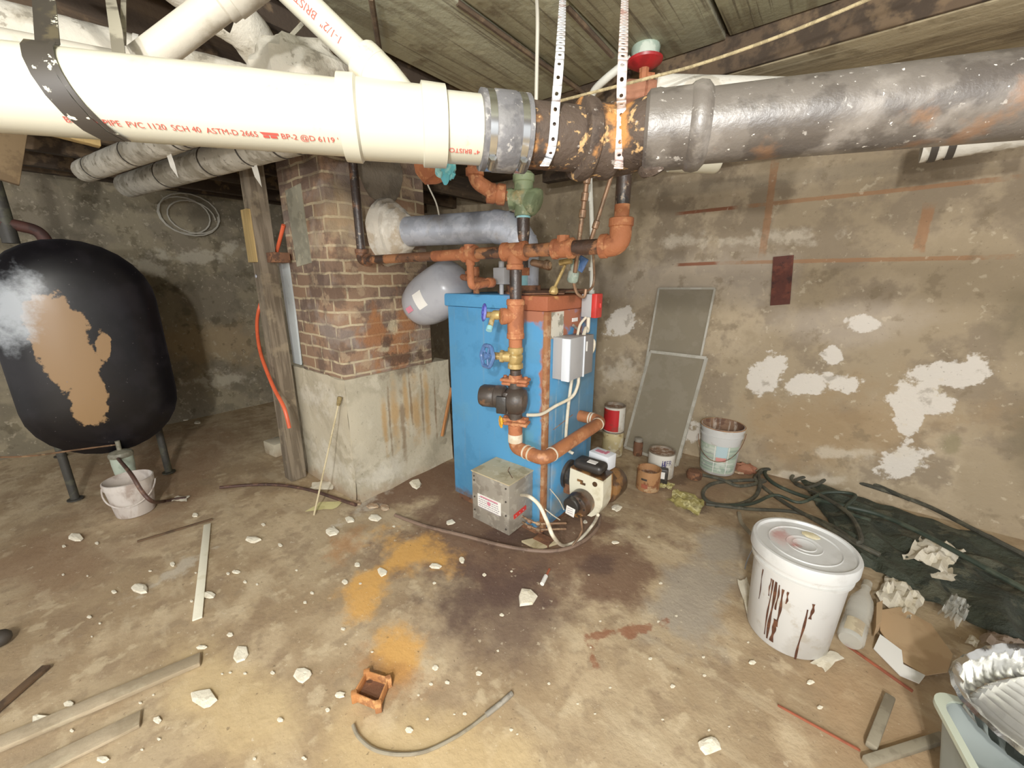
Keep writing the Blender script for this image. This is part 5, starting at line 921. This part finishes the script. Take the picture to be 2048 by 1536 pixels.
# ------------------------------------------------------------------ hoses
def path(pts, k=7, z=.012, amp=.01, seed=0):
    rn = random.Random(seed); return smp([fl(x, y, z+rn.random()*amp+(.065*min(1, max(0, (x-1600)/90)) if y < 1250 and amp == .03 else 0)) for x, y in pts], k)
def hose(name, lab, pts, r, m, cat='hose', seed=0, amp=.03, grp=None):
    mb = MB(); mb.tube(path(pts, 7, r+.002, amp, seed), r, 8); return tag(mb.build(name, m), lab, cat, grp)
hose('coiled_hose', 'long dark hose in loose loops along the foot of the back wall', [(1395, 948), (1440, 958), (1480, 972), (1530, 962), (1500, 960), (1430, 966), (1406, 985), (1420, 1005), (1470, 1010), (1508, 995), (1520, 970), (1518, 945), (1540, 938), (1600, 946), (1660, 950), (1750, 975), (1850, 1010), (1950, 1060), (2080, 1125)], .012, 'hose_dark', seed=1)
hose('coiled_hose', 'dark hose loop with the small round eye beyond the lidded bucket', [(1412, 1008), (1500, 1018), (1590, 1024), (1660, 1050), (1720, 1085), (1700, 1030), (1640, 990), (1590, 965), (1585, 952), (1610, 946), (1650, 952), (1640, 966), (1610, 975), (1590, 962), (1640, 948), (1720, 958), (1820, 1000)], .011, 'hose_dark', seed=2)
hose('coiled_hose', 'dark hose crossing diagonally through the loops toward the tarp', [(1522, 945), (1510, 958), (1540, 985), (1580, 1012), (1630, 1040), (1700, 1080), (1760, 1110)], .012, 'hose_dark', seed=3)
hose('coiled_hose', 'greenish dark hose lying over the loops behind the lidded bucket', [(1560, 935), (1530, 942), (1545, 965), (1600, 990), (1680, 1010), (1760, 1030), (1850, 1070), (1960, 1130), (2070, 1190)], .013, 'hose_green', seed=4)
hose('coiled_hose', 'short dark hose in zigzag through the middle of the loops', [(1430, 1012), (1500, 1008), (1550, 990), (1600, 1005), (1650, 985), (1710, 990), (1690, 1020), (1740, 1040)], .010, 'hose_green', seed=5)
hose('hose_piece', 'short pale hose offcut on the floor left of the lidded bucket', [(1478, 1026), (1483, 1045), (1502, 1068)], .011, 'oil_hose_pale')
hose('oil_line', 'dark oil line lying on the floor from the wooden post to the chimney corner', [(440, 975), (500, 970), (560, 970), (620, 980), (670, 996), (712, 1010)], .011, 'oil_hose', amp=.002)
hose('oil_line', 'pale-topped oil line curving over the stained floor in front of the boiler to the burner', [(790, 1030), (850, 1052), (930, 1072), (1010, 1092), (1080, 1102), (1130, 1098), (1170, 1080), (1195, 1055), (1200, 1030)], .010, 'oil_hose_light', amp=.002)
T = thing('loose_flexible_tube', 'curved loose flexible tube with a grey metal sleeve on the near floor', 'tube', fl(860, 1490))
mb = MB(); mb.tube(path([(706, 1450), (718, 1475), (750, 1500), (800, 1509), (850, 1503), (900, 1480), (940, 1455), (975, 1428)], 7, .006, .0), .0055, 8); mb.build('tube', 'oil_hose_pale', T)
mb = MB(); mb.tube(path([(972, 1430), (1000, 1408), (1024, 1387)], 4, .008, 0), .0085, 10); mb.build('metal_sleeve', 'galv_box', T)
# ------------------------------------------------------------------ tarp, papers, cardboard, bottle, bin
cor = [fl(1600, 962, .01), fl(2110, 1135, .01), fl(2110, 1335, .01), fl(1715, 1125, .01)]
mb = MB(); mb.grid(lambda u, v: (cor[0]*(1-u)+cor[1]*u)*(1-v)+(cor[3]*(1-u)+cor[2]*u)*v+V((.03*mnoise.noise(V((u*5, v*4, 4))), .05*mnoise.noise(V((u*6, v*4, 8))), .035+.045*mnoise.noise(V((u*7, v*9, 1)))-.03*(1 if v == 1 or u in (0, 1) else 0))), 40, 24)
o_ = mb.build('green_tarp', 'tarp'); tag(o_, 'dark green rumpled plastic tarp on the floor along the right side', 'tarp')
def crumple(name, lab, x, y, ex, ey, amp, seed, m, cat, z=.01, n=12, lift=.02, grp=None):
    c = fl(x, y, z); a = fl(x+ex[0], y+ex[1], z)-c; b = fl(x+ey[0], y+ey[1], z)-c; s = V((seed*3.1, seed*1.7, 0))
    def fn(u, v):
        p = u*2-1; q = v*2-1; r = 1+.3*mnoise.noise(V((p*1.5, q*1.5, seed))); h = lift*(.6+.8*abs(mnoise.noise(V((u*3, v*3, seed*2.3)))))
        return c+a*p*r+b*q*r+V((0, 0, max(.001, h+amp*mnoise.noise(V((u*6, v*6, seed)))-.5*lift*max(abs(p), abs(q)))))
    mb = MB(); mb.grid(fn, n, n); return tag(mb.build(name, m, smooth=20), lab, cat, grp)
crumple('crumpled_paper', 'crumpled white paper lying on the green tarp', 1868, 1112, (45, 18), (-18, 22), .03, 1, 'paper_scrap', 'paper', .05, lift=.05)
crumple('paper_scrap', 'small white paper scrap in a fold of the tarp below the crumpled sheet', 1885, 1152, (24, 6), (-6, 7), .008, 2, 'paper_scrap', 'paper', .06, 6, .01)
crumple('crumpled_paper', 'crumpled cream paper behind the cardboard, right of the clear bottle', 1797, 1198, (38, 26), (14, -22), .04, 3, 'paper_scrap', 'paper', .01, lift=.06)
crumple('clear_wrapper', 'shiny clear plastic wrapper on the tarp edge', 1908, 1222, (20, 14), (14, -20), .03, 4, 'plastic_clear', 'wrapper', .05, lift=.04)
crumple('cloth_rag', 'pale cloth scrap behind the foil pan at the right edge', 2010, 1290, (50, 16), (-10, 16), .02, 6, 'pad_clay', 'rag', .01, lift=.05)
crumple('white_scrap', 'small white scrap right in front of the cloth at the foil pan', 1945, 1284, (10, 5), (-4, 8), .01, 7, 'paper_scrap', 'paper', .01, 5, .02)
crumple('paper_scrap', 'white paper scrap sticking out under the left side of the lidded bucket', 1493, 1190, (10, 34), (-9, 4), .008, 8, 'paper_scrap', 'paper', .01, 6, .02)
crumple('paper_scrap', 'white paper scrap at the front foot of the lidded bucket', 1655, 1322, (18, -12), (-14, -8), .006, 9, 'paper_scrap', 'paper', .004, 6, .012)
T = thing('cardboard_sheet', 'torn brown cardboard flat on the floor right of the lidded bucket', 'cardboard', fl(1840, 1300))
mb = MB(); P = [(1758, 1222), (1800, 1215), (1862, 1250), (1905, 1310), (1895, 1345), (1850, 1352), (1800, 1320), (1760, 1262)]; mb.prism([fl(x, y, .03) for x, y in P], (0, 0, .004)); mb.build('sheet', 'cardboard', T)
mb = MB(); mb.prism([fl(1748, 1225, .03), fl(1760, 1220, .03), fl(1757, 1262, .03), fl(1746, 1275, .01)], (0, 0, .05)); mb.build('folded_flap', 'cardboard', T)
T = thing('white_carton_piece', 'white torn carton piece leaning on the brown cardboard', 'paper', fl(1790, 1320))
mb = MB(); mb.prism([fl(1747, 1298, .008), fl(1760, 1270, .045), fl(1803, 1302, .045), fl(1806, 1330, .04), fl(1850, 1352, .036), fl(1838, 1368, .036), fl(1800, 1352, .008)], (0, 0, .004)); mb.build('sheet', 'paper', T)
T = thing('clear_bottle', 'clear ribbed plastic bottle leaning beside the lidded bucket', 'bottle', fl(1705, 1250))
a = fl(1700, 1282, .045); b = fl(1735, 1165, .10); d = (b-a).normalized(); mb = MB(); L = (b-a).length
mb.lathe([(.0, 0), (.035, 0), (.042, .01), (.042, L*.25), (.039, L*.28), (.042, L*.31), (.039, L*.36), (.042, L*.40), (.042, L*.55), (.038, L*.66), (.016, L*.82), (.015, L*.92)], a, d, 24); mb.build('body', 'plastic_clear', T)
mb = MB(); mb.lathe([(.017, L*.9), (.017, L), (0, L)], a, d, 16); mb.build('cap', 'pvc_old', T)
mb = MB(); u, w, _ = frame(d); toc = V((0, 0, H))-a; toc -= d*toc.dot(d); toc.normalize(); sd = d.cross(toc); mb.grid(lambda p, q: a+d*(L*.04+L*.2*q)+(toc*math.cos(-.7+1.4*p)+sd*math.sin(-.7+1.4*p))*.043, 8, 2); mb.build('label', 'bottle_label', T)
# bin with foil pan
bc = fl(2010, 1500, .0); o = V((.63, 1.335, 0))
T = thing('plastic_bin', 'grey-green plastic bin at the bottom right corner holding a foil pan', 'bin', o)
def rr(w, d, z, n=7, r=.05):
    pts = []
    for sx, sy, a0 in ((1, 1, 0), (-1, 1, 90), (-1, -1, 180), (1, -1, 270)):
        for i in range(n): a = math.radians(a0+90*i/(n-1)); pts.append(V((sx*(w-r)+r*math.cos(a), sy*(d-r)+r*math.sin(a), z)))
    return pts
RZ = Matrix.Rotation(math.radians(13), 3, 'Z')
def loft(mb, rings): 
    n = len(rings[0]); mb.add([o+RZ@p for r in rings for p in r], [[i*n+k, i*n+(k+1) % n, (i+1)*n+(k+1) % n, (i+1)*n+k] for i in range(len(rings)-1) for k in range(n)])
BW, BD_ = .195, .145
mb = MB(); loft(mb, [rr(BW-.03, BD_-.03, .003), rr(BW, BD_, .25), rr(BW-.006, BD_-.006, .25), rr(BW-.034, BD_-.034, .01), rr(.02, .02, .01, 7, .01)]); mb.build('body', 'bin_grey', T)
mb = MB(); loft(mb, [rr(BW-.002, BD_-.002, .243), rr(BW+.014, BD_+.014, .243), rr(BW+.014, BD_+.014, .256), rr(BW-.004, BD_-.004, .256), rr(BW-.004, BD_-.004, .243)]); mb.build('rim', 'bin_rim', T)
FO = V((.655, 1.475, .262)); FR = Matrix.Rotation(math.radians(53), 3, 'Z')
T = thing('foil_pan', 'crinkled shiny aluminium foil pan with a ribbed bottom lying in the plastic bin', 'pan', FO)
def pan(r, a, z): e = (abs(math.cos(a))**2.6+abs(math.sin(a))**2.6)**(-1/2.6); return FO+FR@V((r*1.75*e*math.cos(a), r*1.3*e*math.sin(a), z*1.5))
n = 96; mb = MB(); rings = [(.150, .05), (.146, .056), (.138, .052), (.134, .048), (.128, .03), (.122, .012), (.116, .0)]
vs = []; 
for i, (r, z) in enumerate(rings):
    for k in range(n): a = 2*math.pi*k/n; vs.append(pan(r*(1+(.022 if 2 < i < 6 else .006)*math.sin(a*32)+.012*mnoise.noise(V((math.cos(a)*3, math.sin(a)*3, i)))), a, z+.004*mnoise.noise(V((math.cos(a)*5, math.sin(a)*5, i*2)))))
mb.add(vs, [[i*n+k, i*n+(k+1) % n, (i+1)*n+(k+1) % n, (i+1)*n+k] for i in range(len(rings)-1) for k in range(n)]); mb.build('fluted_wall', 'foil', T)
mb = MB()
def fbot(u, v):
    x, y = u*2-1, v*2-1; p = x*math.sqrt(1-.32*y*y); q = y*math.sqrt(1-.32*x*x); ed = max(abs(x), abs(y))
    return FO+FR@V((p*.203, q*.151, (.014*(1-abs((u*11) % 1*2-1)*2)+.012+.002*mnoise.noise(V((u*9, v*9, 2)))) if ed < .97 else 0))
mb.grid(fbot, 110, 16); mb.build('ribbed_bottom', 'foil_plain', T, smooth=0)
# ------------------------------------------------------------------ sticks, boards, rods on the floor
def stick(name, lab, p, q, w, h, m, cat):
    a, b = fl(*p), fl(*q); d = (b-a).normalized(); mb = MB(); mb.box((a+b)/2+V((0, 0, h/2+.001)), ((b-a).length, w, h), min(h, w)*.2, rz=math.atan2(d.y, d.x)); return tag(mb.build(name, m), lab, cat)
stick('floor_board', 'long dusty grey board on the floor at the lower left, upper of two', (-120, 1545), (402, 1322), .055, .018, 'grey_board', 'board')
stick('floor_board', 'dusty brown board at the lower left corner, lower of two', (40, 1560), (282, 1440), .06, .012, 'grey_board', 'board')
stick('floor_board', 'dark worn plank edge at the far lower left beside the round dark knob', (-60, 1470), (95, 1335), .03, .012, 'brown_stick', 'board')
mb = MB(); c = fl(2, 1290); mb.ball(c+V((0, 0, .03)), .036, (1, 1, .9), 14); tag(mb.build('dark_knob', 'band_black'), 'dark round lump on the floor at the left edge of the photo', 'lump')
stick('white_strip', 'straight white plastic strip lying on the floor at the left', (415, 1050), (395, 1240), .034, .007, 'white_rod', 'strip')
stick('brown_stick', 'dark brown twig on the floor above the white strip', (275, 1085), (425, 1040), .012, .01, 'brown_stick', 'stick')
stick('red_rod', 'thin reddish rod on the floor in front of the cardboard', (1690, 1290), (1825, 1385), .010, .008, 'red_rod', 'rod')
stick('red_rod', 'thin orange-red rod on the near floor left of the grey tube', (1555, 1412), (1720, 1503), .007, .006, 'red_rod', 'rod')
stick('grey_tube', 'short blurred grey-brown tube on the near floor left of the plastic bin', (1778, 1400), (1740, 1500), .028, .024, 'oil_hose_pale', 'tube')
stick('grey_tube', 'dark grey-brown tube lying toward the plastic bin at the bottom edge', (1730, 1530), (1885, 1480), .026, .022, 'oil_hose_pale', 'tube')
crumple('yellow_card', 'pale yellow card on the floor beneath the leaning cane', 652, 1012, (26, -2), (-14, 9), .002, 11, 'yellow_card', 'card', .003, 4, .004)
crumple('yellow_card', 'cream broken tile against the chimney foot beside the oil line', 645, 972, (22, 0), (-4, 8), .004, 12, 'paper_scrap', 'card', .006, 5, .02)
crumple('bent_paper', 'bent white scrap at the end of the dark hose by the little bucket', 362, 998, (14, 0), (-4, 5), .012, 13, 'paper_scrap', 'paper', .004, 6, .015)
crumple('yellow_wrapper', 'bright yellow and white wrapper beside the rusty can', 1330, 971, (17, 3), (-6, 5), .012, 14, 'yellow_scrap', 'wrapper', .004, 8, .015)
crumple('yellow_wrapper', 'dull yellow-green crushed wrapper on the floor between burner and hose loops', 1372, 1003, (30, 14), (-10, 12), .02, 15, 'yellow_scrap', 'wrapper', .004, 10, .02)
# rusty electrical box
T = thing('rusty_box_frame', 'open rust-orange square metal box frame on the near floor', 'metal box', fl(743, 1390))
q = [fl(722, 1362, .0), fl(772, 1362, 0), fl(766, 1415, 0), fl(712, 1410, 0)]; q = [fl(735, 1358), fl(778, 1372), fl(758, 1422), fl(710, 1402)]
mb = MB(); mb.prism([p_+V((0, 0, .003)) for p_ in q], (0, 0, .003)); mb.build('bottom_plate', 'rust_dark', T, label='dark dirt-filled bottom')
for i in range(4):
    a, b = q[i], q[(i+1) % 4]; mb = MB(); d = (b-a).normalized(); mb.box((a+b)/2+V((0, 0, .02)), ((b-a).length, .006, .036), .002, rz=math.atan2(d.y, d.x)); mb.box(a+V((0, 0, .02)), (.022, .02, .04), .004, rz=math.atan2(d.y, d.x)+.6); mb.build('side_wall', 'rust_orange', T)
# small tube by the drain stain
T = thing('small_capped_fitting', 'small white-capped copper fitting on the dark stain', 'fitting', fl(1095, 1155))
a, b = fl(1084, 1168, .012), fl(1092, 1152, .012); mb = MB(); mb.cyl(a, b, .010, 12); mb.build('cap', 'paper', T); mb = MB(); mb.cyl(b, b+(b-a)*.9, .006, 10); mb.build('stub', 'red_rod', T)
# ------------------------------------------------------------------ plaster chips and crumbs
def chip(name, lab, x, y, w, h, seed, m='chip', grp=None, th=.012):
    c = fl(x, y); a = fl(x+w/2, y)-c; b = fl(x, y-h/2)-c; rn = random.Random(seed); n = rn.randint(6, 9); rg = []
    for i in range(n): t = 2*math.pi*i/n+rn.uniform(-.25, .25); r = rn.uniform(.75, 1.1); rg.append(a*math.cos(t)*r+b*math.sin(t)*r)
    mb = MB(); th2 = min(th, a.length*.22); a = a*.85; b = b*.85; vs = [c+p for p in rg]+[c+p*.9+V((0, 0, th2*rn.uniform(.6, 1))) for p in rg]+[c+p*.5+V((0, 0, th2*rn.uniform(.9, 1.3))) for p in rg]+[c+V((0, 0, th2*1.1))]
    fs = [[i, (i+1) % n, n+(i+1) % n, n+i] for i in range(n)]+[[n+i, n+(i+1) % n, 2*n+(i+1) % n, 2*n+i] for i in range(n)]+[[2*n+i, 2*n+(i+1) % n, 3*n] for i in range(n)]
    mb.add(vs, fs); return tag(mb.build(name, m, smooth=12), lab, 'plaster chip' if m == 'chip' else 'debris', grp)
for i, (x, y, w, h, lab) in enumerate(((408, 1398, 56, 40, 'largest white plaster chunk, on the near floor right of the grey board'), (482, 1308, 34, 36, 'cream plaster piece below the end of the white strip'), (150, 1076, 36, 16, 'lone white chip on the floor in front of the black tank'),
    (280, 1178, 40, 22, 'white plaster flake lying on the pale floor crack at left'), (1420, 1490, 50, 38, 'white plaster chunk on the near floor left of the orange-red rod'), (605, 1350, 36, 30, 'pair-shaped white chip left of the rusty box frame'), (665, 1064, 30, 18, 'white chip on the floor in front of the chimney corner'), (764, 1144, 20, 18, 'roundish white chip on the orange stain'),
    (1055, 1195, 44, 40, 'rough tan plaster lump on the dark stain beside the capped fitting'), (748, 1036, 30, 14, 'cream chip near the chimney corner at the start of the oil line'), (830, 968, 26, 20, 'pale chip on the dark floor between chimney and boiler'), (505, 1080, 36, 16, 'thin pale flake on the floor left of the leaning cane'),
    (138, 1408, 26, 14, 'pale chip on the upper floor board'), (85, 1440, 50, 20, 'greyish torn flake lying on the upper floor board at lower left'), (370, 1390, 0, 0, ''), (418, 1190, 26, 14, 'white flake touching the lower half of the white strip'))):
    if w: chip('plaster_chip', lab, x, y, w, h, i+20)
rn = random.Random(42); L_ = 'tiny white plaster crumb loose on the concrete floor'
for i, (x, y, w, h) in enumerate([(460, 1270, 14, 10), (472, 1144, 18, 8), (404, 1295, 22, 10), (228, 1184, 13, 8), (178, 1234, 11, 7), (690, 1164, 13, 10), (624, 1186, 9, 7), (490, 1164, 9, 7), (560, 1090, 10, 8), (390, 1030, 14, 10), (300, 1142, 8, 4), (315, 1440, 18, 16), (205, 1520, 26, 16), (545, 1345, 10, 8), (680, 1390, 22, 14), (870, 1336, 14, 12), (818, 1460, 16, 13), (958, 1347, 13, 11), (895, 1365, 11, 8), (1345, 1373, 12, 9), (924, 1120, 12, 14), (870, 1133, 26, 12), (1170, 1044, 10, 8), (1234, 1016, 22, 14), (700, 1040, 22, 14), (715, 1130, 14, 10), (1230, 1085, 18, 7), (900, 1045, 20, 12), (610, 1205, 8, 6), (1505, 1325, 16, 9), (1620, 1365, 18, 10), (1640, 1415, 14, 9), (345, 1128, 12, 10), (655, 1420, 10, 8), (1022, 1460, 9, 7), (395, 845, 16, 6), (370, 838, 18, 8), (560, 1440, 14, 10)]):
    chip('plaster_crumb', L_, x, y, w, h, i+70, 'chip', 'plaster crumbs on the floor', .008)
for i in range(60):
    x, y = rn.uniform(60, 1500), rn.uniform(1040, 1520)
    if 900 < x < 1230 and y < 1110: continue
    w = rn.uniform(5, 10); chip('plaster_crumb', L_, x, y, w, w*.7, i+200, 'chip', 'plaster crumbs on the floor', .006)
for i, (x, y, w, h, l) in enumerate([(712, 1006, 22, 12, 'rubble crumb at the chimney corner beside the oil line end'), (745, 1012, 26, 12, 'rubble crumb just right of the chimney corner'), (770, 1015, 20, 14, 'rubble crumb farthest right of the chimney corner, before the boiler'), (1480, 942, 30, 14, 'rubble crumb behind the hose loops at the wall foot'), (1300, 1300, 0, 0, '')]):
    if w: chip('rubble_crumb', l, x, y, w, h, i+400, 'crumb', None, .02)
# ------------------------------------------------------------------ light
def light(name, kind, loc, energy, col=(1, 1, 1), **k):
    l = bpy.data.lights.new(name, kind); l.energy = energy; l.color = col
    for a, b in k.items(): setattr(l, a, b)
    o = bpy.data.objects.new(name, l); C.objects.link(o); o.location = loc; return o
light('work_bulb', 'POINT', (.35, -.8, 1.92), 135, (1, .97, .91), shadow_soft_size=.05)
light('hand_lamp', 'POINT', (.28, -.9, 1.53), 75, (1, .98, .95), shadow_soft_size=.03)
o = light('cellar_fill', 'AREA', (1.3, -1.9, 1.75), 50, (1, .98, .95), shape='RECTANGLE', size=2.2, size_y=1.0)
o.rotation_euler = (V((-1.4, 2.0, .9))-o.location).to_track_quat('-Z', 'Y').to_euler()
w = bpy.data.worlds.new('world'); bpy.context.scene.world = w; w.use_nodes = True; w.node_tree.nodes['Background'].inputs[0].default_value = (1, .98, .95, 1); w.node_tree.nodes['Background'].inputs[1].default_value = .9
vs_ = bpy.context.scene.view_settings; vs_.view_transform = 'Standard'; vs_.look = 'None'; vs_.exposure = .2; vs_.gamma = 1.14
